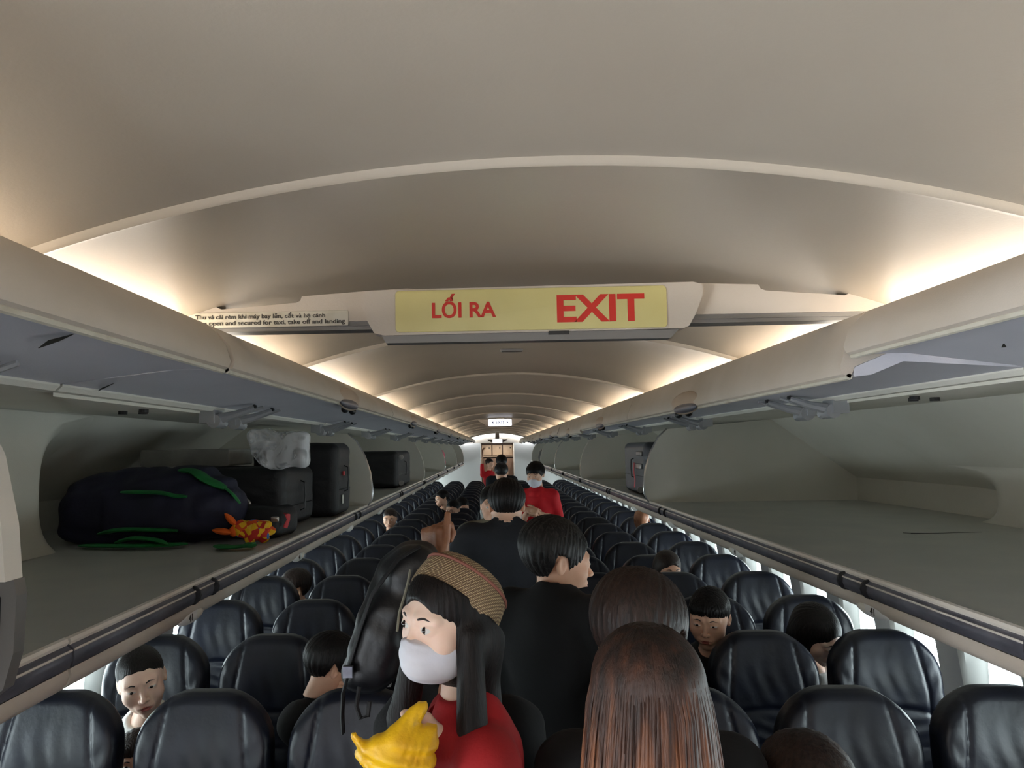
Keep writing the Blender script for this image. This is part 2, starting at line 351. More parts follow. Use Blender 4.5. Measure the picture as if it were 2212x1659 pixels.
# ================================================================ OVERHEAD BINS
JB = [.35, 1.40, 3.65, 5.65, 7.7, 9.75, 11.8, 13.85, 15.9, 17.9, 19.8]
HANDLE = {1: 2.58, 2: 4.65}
DIV = [4.68, 8.15, 11.6, 15.1, 18.6]
TAGY = [1.98 + 1.08 * k for k in range(-1, 16)]
HINGE = [2.32 + 1.36 * k for k in range(-2, 13)]
def divprof(s):   # front edge curve of a bin divider
    return [(s * x, z) for x, z in ((.868, 1.555), (.842, 1.60), (.838, 1.66), (.852, 1.76), (.885, 1.86), (.935, 1.95), (.99, 2.0))]
sidew = {-1: 'left', 1: 'right'}
def mk_bin(s, k):
    ya, yb = JB[k] + .004, JB[k + 1] - .004; side = sidew[s]
    lab = 'open beige overhead bin on the %s side, %s bin from the front' % (side, ORD[k])
    r = thing('overhead_bin', lab, 'overhead bin', (s * .9, (ya + yb) / 2, 1.47), 'open overhead bins on the %s side' % side)
    # liner: floor, low back band, sloping top
    P = [(.880, 1.553), (2.12, 1.553), (2.12, 1.69), (1.62, 2.05), (.93, 2.03)]
    Q = [(.93, 2.045), (1.63, 2.066), (2.135, 1.70), (2.135, 1.538), (.880, 1.538)]
    obj('liner', MB().prism([(s * x, z) for x, z in P[1:] + Q[:4]], JB[k], JB[k + 1]), 'binin', r, ang=20)
    obj('bin_floor', MB().prism([(s * x, z) for x, z in ((.880, 1.5), (2.135, 1.5), (2.135, 1.5548), (.880, 1.5548))], JB[k], JB[k + 1]), 'binfloor', r, smooth=False)
    # top front beam
    obj('top_beam', MB().prism([(s * x, z) for x, z in ((.895, 2.045), (.895, 2.029), (.905, 2.020), (.96, 2.022), (.96, 2.045))], ya, yb), 'binin', r)
    # lower valance, rail
    val = obj('valance', MB().prism([(s * x, z) for x, z in ((.884, 1.50), (.864, 1.507), (.861, 1.497), (.865, 1.481), (.876, 1.470), (.90, 1.465), (1.76, 1.465), (1.76, 1.50))], ya, yb), 'beige', r, ang=45)
    rail = obj('rail', MB().prism([(s * x, z) for x, z in ((.884, 1.549), (.868, 1.551), (.858, 1.543), (.856, 1.525), (.861, 1.510), (.884, 1.508))], ya, yb), 'darkmetal', r, ang=50)
    obj('rail_highlight', MB().tube([(s * .872, ya, 1.5555), (s * .872, yb, 1.5565)], .0085, 8).tube([(s * .8575, ya, 1.541), (s * .8575, yb, 1.541)], .0025, 6), 'bead', rail)  # pale tubes put the rail's bright highlight lines into the colour
    for jy in (JB[k] + .57, JB[k] + .70):
        if jy < yb: obj('rail_joint', MB().tube([(s * .869, jy, 1.53), (s * .869, jy + .008, 1.53)], .0255, 12), 'black', rail)
    for ty in TAGY:
        if JB[k] <= ty < JB[k + 1]:
            ty = min(max(ty, ya + .09), yb - .09)
            t = obj('row_placard', MB().ell((s * .874, ty, 1.478), (.014, .085, .020), 20, 10), 'white', val)
            obj('reading_face', MB().ell((s * .8665, ty + .03, 1.478), (.008, .032, .012), 14, 8), 'binin', t)
            if 1.5 < ty < 3.5:
                n_ = '41' if ty < 2.5 else '42'
                text('row_number', '41', 'ink', t, (s * .8585, ty - (.052 if s > 0 else -.015) * 1, 1.470), .026, (math.pi / 2, 0, math.pi / 2 if s < 0 else -math.pi / 2)) if False else text('row_number', '41', 'ink', t, (s * .8590, ty - .03, 1.470), .026, (math.pi / 2, 0, s * -math.pi / 2), align='CENTER')
    # dividers and end walls
    for dy in DIV:
        if ya < dy < yb:
            pf = divprof(s); pp_ = pf + [(s * 1.62, 2.05), (s * 2.12, 1.69), (s * 2.12, 1.553)]
            d = obj('divider', MB().prism(pp_, dy, dy + .02), 'binin', r, ang=25)
            obj('divider_edge', MB().tube([(x, dy + .01, z) for x, z in pf], .0085, 8), 'metal' if dy in DIV[:1] + DIV[2:3] else 'edge', d)
    if k == 0 and s < 0:      # near closeout inside the left bin, shallower part with a rounded end
        pass
    # hinge arms
    for hy in HINGE:
        for q in (-.09, .09):
            y = hy + q
            if not ya < y < yb: continue
            h = obj('hinge', MB().tube([(s * .905, y - .026, 1.992), (s * .905, y + .026, 1.992)], .021, 12).tube([(s * .895, y, 2.0), (s * .85, y, 2.010), (s * .79, y, 2.030)], [.020, .015, .010], 8, flat=.8).tube([(s * .895, y + .014, 2.0), (s * .83, y + .022, 2.014), (s * .77, y + .024, 2.034)], [.008, .006, .005], 6).box(s * .90, s * .945, y - .035, y + .035, 1.985, 2.03).tube([(s * .905, y + .026, 1.992), (s * .905, y + .055, 1.986)], .016, 10), 'hinge', r)
            obj('hinge_pin', MB().tube([(s * .79, y - .006, 2.034), (s * .79, y + .006, 2.034)], .006, 8), 'black', h)
    # bracket plate with bolts under the bin top
    if k <= 1:
        yy = 1.95 if k == 1 else .3
        br = obj('bracket', MB().add([(s * .94, yy - .5, 2.026), (s * .94, yy + .45, 2.026), (s * 1.13, yy + .12, 2.026), (s * 1.13, yy - .02, 2.026), (s * .94, yy - .5, 2.014), (s * .94, yy + .45, 2.014), (s * 1.13, yy + .12, 2.014), (s * 1.13, yy - .02, 2.014)], [(0, 1, 2, 3), (4, 7, 6, 5), (0, 4, 5, 1), (1, 5, 6, 2), (2, 6, 7, 3), (3, 7, 4, 0)]), 'binin', r, smooth=False)
        for (bx, by) in ((.985, -.02), (1.02, .05), (1.075, .05)): obj('bolt', MB().tube([(s * bx, yy + by, 2.016), (s * bx, yy + by, 2.005)], .012, 10), 'black', br)
    # door, swung up
    first = k == 0
    lz = {(-1, True): 2.050, (1, True): 2.056, (-1, False): 2.050, (1, False): 2.018}[(s, first)]
    if k in (3, 6) and s > 0: lz -= .02
    lx = .575 if first else .57
    outer = [(lx + .012, lz), (lx - .002, lz + .008), (lx - .006, lz + .02), (lx + .004, lz + .05), (.600, 2.128), (.615, 2.141), (.635, 2.139), (.68, 2.115), (.75, 2.088), (.92, 2.06), (.92, 2.0465), (lx + .11, 2.0755), (lx + .022, lz + .022)]
    d = obj('door', MB().prism([(s * x, z) for x, z in outer], ya, yb), 'beige', r, ang=40)
    obj('door_lining', MB().prism([(s * x, z) for x, z in ((lx + .019, lz + .003), (lx + .05, lz + .006), (lx + .11, max(lz + .006, 2.048)), (.905, 2.032), (.905, 2.046), (lx + .11, 2.075), (lx + .019, lz + .02))], ya, yb), 'blue', d, ang=40)
    obj('door_bead', MB().tube([(s * (lx + .010), ya, lz + .003), (s * (lx + .010), yb, lz + .003)], .006, 8), 'edge', d)
    hy = HANDLE.get(k, (ya + yb) / 2)
    if k > 0:
        hd = obj('handle', MB().ell((s * (lx + .006), hy, lz + .024), (.017, .20, .038), 28, 14), 'galley', d)
        obj('handle_slot', MB().ell((s * (lx - .002), hy - .02, lz + .006), (.014, .15, .017), 20, 10), 'darkmetal', hd)
        for q in (.02, .16): obj('catch', MB().ell((s * (lx + .03), hy + .22 - q, lz - .006), (.014, .022, .014), 10, 6), 'black', hd)
    return r
BINS = {(s, k): mk_bin(s, k) for s in (-1, 1) for k in range(10)}
# shallower front part of the deep bins: a moulded inner wall ending in a rounded lip
def inner_wall(s, X, ye, ya):
    b = MB(); n = 10; R = .10
    prof = [(X, ya), (X, ye - R)] + [(X + R * (1 - math.cos(math.pi / 2 * i / n)), ye - R + R * math.sin(math.pi / 2 * i / n)) for i in range(1, n + 1)] + [(2.115, ye + .02)]
    top = lambda x: min(2.045, 2.05 - (max(0, x - 1.62)) * .72)
    rings = []
    for q in np.linspace(0, 1, 15):
        z = 1.5555 + q * .4895; e = abs(q - .45) / .55; sh_ = .34 * (1 - math.sqrt(max(0, 1 - e ** 3)))
        ring = []
        for x, y in prof:
            zz = min(z, 1.5555 + q * (top(x) - 1.5555)); ring.append((s * x, y + (sh_ if y > ya else 0), zz))
        rings.append(ring)
    b.loft(rings, closed=False, caps=False)
    return obj('inner_wall', b, 'binin', BINS[(s, 1)], ang=60)
inner_wall(-1, 1.62, 2.60, 1.40); inner_wall(1, 1.98, 3.25, 1.40)
for s, X in ((-1, 1.62), (1, 1.98)): obj('inner_wall', MB().prism([(s * X, 1.5555), (s * X, 2.045)], .36, 1.40, closed=False), 'binin', BINS[(s, 0)], smooth=False)
# near closeout panel with pale edge at the front of the left row
ep = thing('bin_end_panel', 'grey slotted bin end panel with pale curved edge at far left of the picture', 'panel', (-.85, 1.06, 1.5))
obj('panel', MB().prism([(-.775, 1.57), (-.762, 1.62), (-.760, 1.70), (-.765, 1.722), (-.95, 1.73), (-1.1, 1.6), (-1.1, 1.5), (-.87, 1.5)], 1.075, 1.10), 'track', ep, smooth=False)
obj('shade_infill', MB().prism([(-.782, 1.722), (-.790, 1.80), (-.814, 1.897), (-.853, 1.978), (-.893, 2.02), (-1.1, 2.02), (-1.1, 1.722)], 1.085, 1.095), 'track', ep, smooth=False)  # added plate, its grey stands in for the shaded bin interior
obj('panel_edge', MB().prism([(-.768, 1.722), (-.776, 1.80), (-.80, 1.90), (-.84, 1.98), (-.88, 2.02), (-.893, 2.02), (-.853, 1.978), (-.814, 1.897), (-.790, 1.80), (-.782, 1.722)], 1.06, 1.10), 'bead', ep, smooth=False)
for z0, z1 in ((1.648, 1.70), (1.585, 1.635)):
    obj('slot', MB().rbox(-.789, -.782, 1.068, 1.076, z0, z1, .003), 'black', ep)
b = MB().tube([(1.49, 2.93, 1.556), (1.55, 2.92, 1.5565), (1.76, 2.945, 1.556)], [.006, .0035, .0015], 6, flat=.3).tube([(1.47, 2.95, 1.556), (1.51, 2.93, 1.556)], .003, 6, flat=.3)
o = obj('scratch', b, 'black', BINS[(1, 1)]); o['label'] = 'black scrape on the bin floor'

# fill lights added behind the camera to brighten bins and seat fronts
for x in (-.4, .4):
    r = thing('fill_light', 'added flat white fill light above the %s front doorway, behind the viewpoint' % ('left' if x < 0 else 'right'), 'light', (x, -.9, 2.2))
    obj('frame', MB().box(x - .16, x + .16, -1.2, -.6, 2.185, 2.21), 'white', r, smooth=False); obj('diffuser', MB().box(x - .14, x + .14, -1.18, -.62, 2.180, 2.186), M['fill_lamp'], r, smooth=False)
for s, k, pts in ((-1, 0, [(-.70, 1.010), (-.655, .970), (-.610, .937)]), (-1, 1, [(-.90, 1.54), (-.86, 1.49), (-.815, 1.441)]), (1, 0, [(.548, .977), (.569, 1.003)])):
    dr = [c for c in BINS[(s, k)].children if c.name.split('.')[0] == 'door'][0]; ln = [c for c in dr.children if c.name.startswith('door_lining')][0]
    zz = lambda x: np.interp(abs(x), [.62, .905], [2.0535, 2.0295])
    if s > 0: pts = [(.70, 1.16), (.72, 1.19)]
    m_ = len(pts) // 2
    o = obj('scratch', MB().tube([(x, y, float(zz(x)) - .0006) for x, y in pts], [.001 + (.006 if (s < 0 and k == 0 and i == m_) else .0025 if i == m_ else 0) for i in range(len(pts))], 6, flat=.15), 'black', ln); o['label'] = 'dark scrape on the door lining'
# cove lights
nl = 0
for s in (-1, 1):
    for k in range(-2, 14):
        ya, yb = .95 + 1.4 * k + .06, min(.95 + 1.4 * k + 1.34, 18.9)
        if ya < Y0: ya = Y0 + .05
        if yb - ya < .3 or ya > 17: continue
        nl += 1
        r = thing('cove_light', 'warm glowing tube light in the cove above the %s bins, %s along the row' % (sidew[s], ORD[k + 2]), 'light', (s * .76, (ya + yb) / 2, 2.11), 'cove lights above the %s bins' % sidew[s])
        obj('tube', MB().tube([(s * .775, ya, 2.119), (s * .775, yb, 2.119)], .011, 8), 'tube', r)
        obj('holder', MB().box(s * .79, s * .83, ya, yb, 2.085, 2.115), 'white', r, smooth=False)

# ================================================================ CURTAIN HEADER AND SIGNS
hd = thing('curtain_header', 'beige curtain header beam spanning the cabin ceiling with small black print', 'header', (0, 1.52, 2.15))
top = [(-.80, 2.17), (-.76, 2.192), (-.722, 2.197), (-.654, 2.203), (-.634, 2.193), (-.478, 2.204), (-.470, 2.208), (-.467, 2.217), (-.335, 2.225), (-.249, 2.229), (-.196, 2.222), (.215, 2.222), (.252, 2.229), (.308, 2.228), (.463, 2.222), (.468, 2.213), (.478, 2.209), (.635, 2.196), (.657, 2.206), (.763, 2.194), (.80, 2.17)]
bot = [(.78, 2.163), (-.78, 2.163)]
obj('beam', MB().prism(top + bot, 1.52, 1.575), 'beige', hd, smooth=False)
obj('track', MB().box(-.70, .70, 1.524, 1.57, 2.146, 2.1635).box(-.70, .70, 1.517, 1.52, 2.153, 2.1545), 'track', hd, smooth=False)
pl = obj('placard', MB().rbox(-.71, -.370, 1.5175, 1.520, 2.153, 2.186, .004), 'edge', hd)
text('lettering', 'Thu và cài rèm khi máy bay lăn, cất và hạ cánh', 'ink', pl, (-.687, 1.517, 2.1725), .0125, bold=.0002, fit=(-.687, -.418, 0))
text('lettering', 'Must be open and secured for taxi, take off and landing', 'ink', pl, (-.722, 1.517, 2.1595), .0125, bold=.0002, fit=(-.711, -.377, 0))
es = thing('exit_sign', 'yellow bilingual exit sign in beige housing under the curtain header', 'sign', (0, 1.5, 2.13))
U = [(-.338, 2.205), (-.330, 2.214), (-.318, 2.217), (.322, 2.221), (.336, 2.217), (.341, 2.208), (.338, 2.190), (.325, 2.158), (.311, 2.134), (.300, 2.129), (-.292, 2.126), (-.311, 2.131), (-.326, 2.158), (-.337, 2.190)]
obj('housing', MB().prism(U, 1.478, 1.5195), 'beige', es, ang=30)
Us = [(x * 1.002, z) for x, z in U]
pn = obj('sign_face', MB().rbox(-.268, .268, 1.474, 1.479, 2.131, 2.2145, .008), 'yellow', es)
text('lettering', 'LỐI RA', 'red', pn, (-.195, 1.4735, 2.1575), .0440, bold=.0011, fit=(-.195, -.068, .0485))
text('lettering', 'EXIT', 'red', pn, (.050, 1.4735, 2.1445), .0790, bold=.0022, fit=(.052, .224, .0545))
obj('lower_lamp', MB().prism([(-.298, 2.128), (-.288, 2.111), (.275, 2.111), (.292, 2.128)], 1.484, 1.514), 'track', es, smooth=False)
obj('latch', MB().box(.035, .075, 1.475, 1.485, 2.122, 2.128), 'black', es, smooth=False)
def far_sign(y, z0, z1, w, label):
    r = thing('exit_sign', label, 'sign', (0, y, z1 + .02))
    f = obj('sign_face', MB().rbox(-w / 2, w / 2, y - .02, y + .02, z0, z1, .012), 'signlit', r)
    for s in (-1, 1): obj('wing', MB().prism([(s * w * .5, z1 - .005), (s * (w * .5 + .135), z1 - .002), (s * (w * .5 + .115), z1 - .03), (s * (w * .5 + .03), z0 + .015), (s * w * .5, z0 + .012)], y - .01, y + .02), 'beige', r, smooth=False)
    obj('mount', MB().box(-.05, .05, y - .01, y + .02, z1, zc(0) + .02), 'beige', r, smooth=False)
    return f
f = far_sign(9.5, 2.172, 2.262, .29, 'small lit white exit sign with arrows, nearer of the two far signs')
text('lettering', 'EXIT', 'navyink', f, (0, 9.478, 2.200), .052, bold=.0012, align='CENTER', spacing=1.15, sx=.95)
for s in (-1, 1): obj('arrow', MB().prism([(s * .105, 2.218), (s * .083, 2.236), (s * .083, 2.200)], 9.474, 9.479), 'navyink', f, smooth=False)
f = far_sign(18.8, 2.02, 2.12, .24, 'tiny lit white sign on the ceiling nearest the aft galley')
# ================================================================ SEATS (facing the camera, -y)
def seat_field(X, Y, Z):
    # local: x across, z up from floor, y depth; front is -y. backrest leans back with height
    Yc = Y - (Z - .5) * .16
    zt = 1.127; r = .15
    hw = .220 + .003 * np.clip((.85 - Z) / .3, 0, 1) - .02 * np.clip((Z - .9) / .2, 0, 1) ** 2
    qx = np.abs(X) - hw + r; qz = (Z - zt) + r
    d2 = np.sqrt(np.maximum(qx, 0) ** 2 + np.maximum(qz, 0) ** 2) + np.minimum(np.maximum(qx, qz), 0) - r
    d2 = np.maximum(d2, (.40 - Z))
    th = .048 + .012 * np.exp(-((Z - .97) / .12) ** 2)
    # front surface relief: side bolsters, headrest crease, wrinkles
    u = np.abs(X); seam = .150 - .03 * np.clip((Z - .9) / .2, 0, 1) + .035 * np.clip((.8 - Z) / .3, 0, 1)
    groove = .007 * np.exp(-((u - seam) / .007) ** 2)
    dish = .008 * np.exp(-(X / .13) ** 2)
    crease = .008 * np.exp(-((Z - .815 - .02 * np.cos(X * 9)) / .012) ** 2) * np.clip((.2 - u) / .06, 0, 1) + .005 * np.exp(-((Z - .70) / .012) ** 2) * np.clip((.18 - u) / .06, 0, 1)
    wr = .0012 * np.sin(X * 95 + 3 * np.sin(Z * 14)) * np.exp(-((Z - .94) / .085) ** 2) * np.exp(-(X / .12) ** 2)
    wr = wr + .0016 * np.sin(Z * 120 + 9 * X + 2 * np.sin(X * 22)) * np.exp(-((Z - .74) / .1) ** 2)
    wr = wr + .0025 * np.sin((Z * 60 - u * 70)) * np.exp(-((u - .185) / .03) ** 2) * np.exp(-((Z - .93) / .09) ** 2)
    front = (-Yc) - th + (groove + dish + crease + wr)
    back = Yc - .045
    dz = np.maximum(front, back); k = .032
    e = np.sqrt(np.maximum(d2 + k, 0) ** 2 + np.maximum(dz + k, 0) ** 2) + np.minimum(np.maximum(d2 + k, dz + k), 0) - k
    return e + .0022 * np.exp(-((dz + .016) / .003) ** 2) * (d2 > -.03)
PITCH_Y = .74; ROW0 = 2.484
def cushion_field(X, Y, Z):
    d = B_(X, Y, Z, (0, -.26, .41), (.225, .235, .065), .045)
    return d + .004 * np.exp(-((np.abs(X) - .15) / .007) ** 2)
def mk_seat():
    r = thing('airline_seat', '', 'seat')
    P, Q = nets(seat_field, (-.27, -.16, .38), (.27, .22, 1.16), .0075)
    b = MB(); b.v = P.tolist(); b.f = Q.tolist(); b.m = [0] * len(Q)
    # leather front and sides; the rear shell is its own part behind it
    br = obj('backrest', b, 'seat', r, world=False, ang=180)
    sh = MB(); rings = []
    for z in (.42, .6, .8, .95, 1.0):
        yb = (z - .5) * .16 + .045; rings.append([(x, yb + (.012 if abs(x) < .2 else 0), z) for x in (-.2, -.16, 0, .16, .2)] + [(x, yb - .012, z) for x in (.2, 0, -.2)])
    obj('back_shell', MB().loft(rings), 'seatback', r, world=False)
    netobj('seat_cushion', cushion_field, (-.26, -.52, .32), (.26, 0, .5), .012, 'seat', r)
    obj('armrest', MB().rbox(.2325, .2560, -.42, .04, .60, .655, .012).rbox(.2365, .2520, -.02, .03, .42, .61, .006), 'armrest', r, world=False)
    obj('leg_frame', MB().box(-.16, -.13, -.42, -.02, .0, .35).box(.13, .16, -.42, -.02, .0, .35).box(-.22, .22, -.4, -.05, .32, .345), 'track', r, world=False, smooth=False)
    return r
SX = [(-1.510, 'window', 'left'), (-1.018, 'middle', 'left'), (-.526, 'aisle', 'left'), (.516, 'aisle', 'right'), (1.008, 'middle', 'right'), (1.495, 'window', 'right')]
proto = mk_seat(); used = False; SEATS = {}
NROW = 22
for k in range(NROW):
    for x, kind_, side in SX:
        if used: s_ = copy_tree(proto)
        else: s_ = proto; used = True
        s_.location = (x, ROW0 + PITCH_Y * k + (-.075 + .0), 0)
        rz = rng.normal(0, .008); s_.rotation_euler = (0, 0, float(rz) * 0)
        tag(s_, 'dark navy leather %s seat %s of the aisle, %s row from the camera' % (kind_, side, ORD[k]), 'seat', 'rows of dark navy airline seats')
        SEATS[(k, x)] = s_
# ================================================================ PEOPLE
M.update(
 skin=mat('light tan skin', srgb(226, 180, 152), .5, col2=srgb(218, 168, 140), scale=14, bump=.06, bscale=300, sss=.08),
 skinpale=mat('pale skin', srgb(246, 214, 194), .48, col2=srgb(240, 200, 180), scale=14, bump=.05, bscale=300, sss=.08),
 skindark=mat('brown weathered skin', srgb(160, 110, 80), .5, col2=srgb(136, 88, 62), scale=20, bump=.25, bscale=160, sss=.05),
 hair=mat('near black hair', srgb(11, 9, 9), .5, spec=.22, col2=srgb(24, 18, 17), scale=3, stretch=(50, 50, 4), bump=.5, bscale=5),
 hairgrey=mat('dark greying hair', srgb(20, 18, 18), .5, spec=.3, col2=srgb(70, 66, 65), scale=3, stretch=(55, 55, 5), bump=.5, bscale=5, lo=.5, hi=.85),
 hairbrown=mat('dark brown hair', srgb(26, 18, 16), .5, spec=.3, col2=srgb(48, 33, 27), scale=3, stretch=(50, 50, 4), bump=.5, bscale=5),
 lip=mat('lips', srgb(176, 98, 90), .45), eyew=mat('eye white', srgb(225, 220, 215), .25), iris=mat('dark brown iris', srgb(30, 18, 14), .15),
 brow=mat('eyebrow hair', srgb(40, 30, 28), .7),
 mask=mat('white cloth mask', srgb(228, 228, 236), .75, col2=srgb(214, 214, 226), scale=10, bump=.15, bscale=120),
 redcloth=mat('red uniform cloth', srgb(158, 8, 18), .8, col2=srgb(136, 4, 12), scale=7, bump=.2, bscale=160),
 redpolo=mat('bright red polo cloth', srgb(214, 18, 34), .75, col2=srgb(190, 10, 24), scale=7, bump=.2, bscale=160),
 blackcloth=mat('black cloth', srgb(13, 13, 15), .9, col2=srgb(8, 8, 10), scale=6, bump=.25, bscale=90),
 greycloth=mat('dark charcoal cloth', srgb(31, 33, 39), .9, col2=srgb(23, 25, 30), scale=8, bump=.25, bscale=120),
 navycloth=mat('speckled navy cloth', srgb(30, 38, 62), .85, col2=srgb(92, 100, 122), scale=90, lo=.55, hi=.7),
 whitecloth=mat('white t-shirt cloth', srgb(226, 226, 222), .8, col2=srgb(214, 214, 212), scale=9, bump=.2, bscale=100),
 khaki=mat('khaki cloth', srgb(112, 110, 96), .8, col2=srgb(98, 96, 84), scale=9),
 trousers=mat('dark trousers', srgb(26, 27, 33), .85, col2=srgb(20, 21, 26), scale=9),
 browncloth=mat('dark brown coat cloth', srgb(52, 42, 38), .85, col2=srgb(40, 32, 29), scale=14, bump=.3, bscale=60),
)
def rotm(yaw, pitch=0, roll=0):
    """head turn: yaw about z, then pitch (+ looks down), roll (+ tilts to the person's left)"""
    return (Euler((0, 0, yaw)).to_matrix() @ Euler((pitch, 0, 0)).to_matrix() @ Euler((0, roll, 0)).to_matrix())
def head_f(X, Y, Z, fem=0, old=0):
    ax = np.abs(X)
    d = E_(X, Y, Z, (0, .018, .032), (.076, .094, .084))
    d = smin(d, E_(X, Y, Z, (0, -.030, -.010), (.0675 - .003 * fem, .060, .076)), .03)
    d = smin(d, E_(X, Y, Z, (0, -.020, -.060), (.058 - .007 * fem, .058, .038)), .03)
    d = smin(d, E_(X, Y, Z, (0, -.070, -.093), (.020 - .004 * fem, .016, .014)), .024)
    d = smin(d, E_(ax, Y, Z, (.044, -.055, -.026), (.021, .021, .022)), .022)
    d = smin(d, C_(ax, Y, Z, (.012, -.084, .024), (.046, -.070, .022), .0085), .014)
    d = smax(d, -E_(ax, Y, Z, (.031, -.098, .006), (.0165, .0135, .0105)), .012)        # eye sockets
    d = smin(d, E_(ax, Y, Z, (.0315, -.0735, .004), (.0175, .0155, .0125)), .006)        # lids
    d = smin(d, C_(X, Y, Z, (0, -.083, .012), (0, -.1025, -.026), .0055, .0085), .010)   # nose
    d = smin(d, E_(X, Y, Z, (0, -.106, -.030), (.0095, .0095, .0085)), .006)
    d = smin(d, E_(ax, Y, Z, (.0125, -.0955, -.0325), (.0065, .0085, .0065)), .005)
    d = smax(d, -E_(ax, Y, Z, (.0065, -.1035, -.0405), (.0032, .005, .0035)), .002)
    d = smin(d, E_(X, Y, Z, (0, -.0800, -.060), (.030, .012, .018)), .014)
    d = smin(d, E_(X, Y, Z, (0, -.0900, -.0565), (.0215, .0058, .0046)), .005)
    d = smin(d, E_(X, Y, Z, (0, -.0890, -.0668), (.0185, .0062, .0054)), .005)
    d = smax(d, -C_(ax, Y, Z, (0, -.0975, -.0616), (.021, -.088, -.0620), .0014), .003)
    d = smax(d, -E_(X, Y, Z, (0, -.094, -.077), (.014, .005, .0040)), .008)
    R = Euler((.15, 0, 0)).to_matrix()                                                    # ears
    e = E_(ax - .25 * (Y - .016), Y, Z, (.0735, .018, -.004), (.0085, .0165, .0275)); e = smax(e, -E_(ax - .25 * (Y - .016), Y, Z, (.0815, .014, .000), (.0060, .0095, .0175)), .004)
    d = smin(d, e, .006)
    d = smin(d, C_(X, Y, Z, (0, .022, -.055), (0, .044, -.19), .048 - .008 * fem, .050 - .008 * fem), .025)
    return d
def hair_f(X, Y, Z, style='short', vol=0.0, clip=None):
    ax = np.abs(X); a = np.arctan2(X, Y + .02 + 1e-6)
    rel = np.clip((Y - .0) / .05, 0, 1) ** (1 if style in ('long', 'back', 'bob', 'tied') else 0) * .0014 * np.sin(64 * a + 5 * np.sin(7 * a) + 40 * Z) + .0006 * np.sin(37 * a - 12 * Z)
    d = E_(X, Y, Z, (0, .018, .036), (.084 + vol, .105 + vol, .090 + vol)) + (rel if style in ('long', 'back', 'bob', 'tied') else 0)
    if clip: d = np.maximum(d, (X - clip[0][0]) * clip[1][0] + (Y - clip[0][1]) * clip[1][1] + (Z - clip[0][2]) * clip[1][2])
    if style == 'short':
        zl = np.interp(Y, [-.11, -.085, -.062, -.050, -.03, .0, .03, .045, .08, .13], [.060, .054, .044, .022, -.006, -.004, .026, -.03, -.055, -.06]) + .08 * ax * (Y < -.05) + .003 * np.sin(170 * X + 60 * Y)
        d = smax(d, (zl - Z) * .8, .006)
    elif style == 'fringe':     # combed straight down over the forehead
        zl = np.interp(Y, [-.11, -.085, -.062, -.050, -.03, .0, .03, .045, .08, .13], [.040, .040, .034, .016, -.010, -.006, .024, -.03, -.055, -.06]) + .004 * np.sin(190 * X + 60 * Y) + .003 * np.sin(75 * X + 2)
        d = smin(d, E_(X, Y, Z, (0, -.042, .062), (.066, .047, .031)), .03)
        d = smax(d, (zl - Z) * .8, .005)
    elif style == 'older':      # fuller short hair swept back, ear showing
        d = smin(d, E_(X, Y, Z, (0, .035, .058), (.088, .098, .085)), .02)
        zl = np.interp(Y, [-.11, -.085, -.062, -.050, -.03, -.012, .0, .035, .045, .08, .13], [.064, .056, .042, .012, -.012, -.024, .020, .030, -.04, -.072, -.08]) + .003 * np.sin(150 * X + 90 * Y)
        d = smax(d, (zl - Z) * .8, .006)
    elif style == 'tied':       # drawn back tight, knot behind
        zl = np.interp(Y, [-.11, -.085, -.062, -.050, -.03, .0, .03, .045, .08, .13], [.074, .067, .056, .030, .004, .004, .018, -.02, -.050, -.06]) + .002 * np.sin(170 * X + 60 * Y)
        d = smax(d, (zl - Z) * .8, .006)
        d = smin(d, E_(X, Y, Z, (0, .112, .045), (.030, .030, .032)), .012)
        d = smin(d, C_(X, Y, Z, (0, .135, .02), (.0, .150, -.13), .026, .010), .012)
    elif style == 'bob':
        d = smin(d, E_(X, Y, Z, (0, .030, -.020), (.094, .088, .120)), .02)
        d = smax(d, -E_(X, Y, Z, (0, -.105, -.045), (.060, .085, .105)), .012)
        d = smax(d, -.125 - Z, .01)
    elif style == 'long':       # centre parted, falling in front of and behind the shoulders
        d = smin(d, E_(X, Y, Z, (0, .035, -.03), (.094, .086, .12)), .02)
        d = smin(d, C_(X, Y, Z, (0, .045, -.02), (0, .066, -.30), .074, .076, (1, 1.5)), .03)
        d = smin(d, C_(ax, Y, Z, (.076, -.010, -.02), (.108, -.040, -.22), .027, .034, (0, 1.2)), .02); d = smin(d, C_(ax, Y, Z, (.108, -.040, -.22), (.098, -.066, -.33), .032, .006, (0, 1.2)), .02)
        d = smax(d, -E_(X, Y, Z, (0, -.105, -.034), (.0635, .088, .092)), .010)
        if clip: d = np.maximum(d, (X - clip[0][0]) * clip[1][0] + (Y - clip[0][1]) * clip[1][1] + (Z - clip[0][2]) * clip[1][2])
    elif style == 'back':       # long hair seen from behind
        d = smin(d, C_(X, Y, Z, (0, .045, -.02), (0, .085, -.46), .086, .098, (1, 1.5)), .04)
        d = smax(d, -E_(X, Y, Z, (0, -.105, -.030), (.064, .088, .105)), .010)
    return d + (rel if style not in ('long', 'back', 'bob', 'tied') else 0)
def surfpt(x, z, fem, y0=-.14, y1=-.02):
    """front surface of the face at (x, z)"""
    ys = np.linspace(y0, y1, 400); v = head_f(np.full(400, x), ys, np.full(400, z), fem); i = int(np.argmax(v < 0)); return float(ys[i])
FC = {}
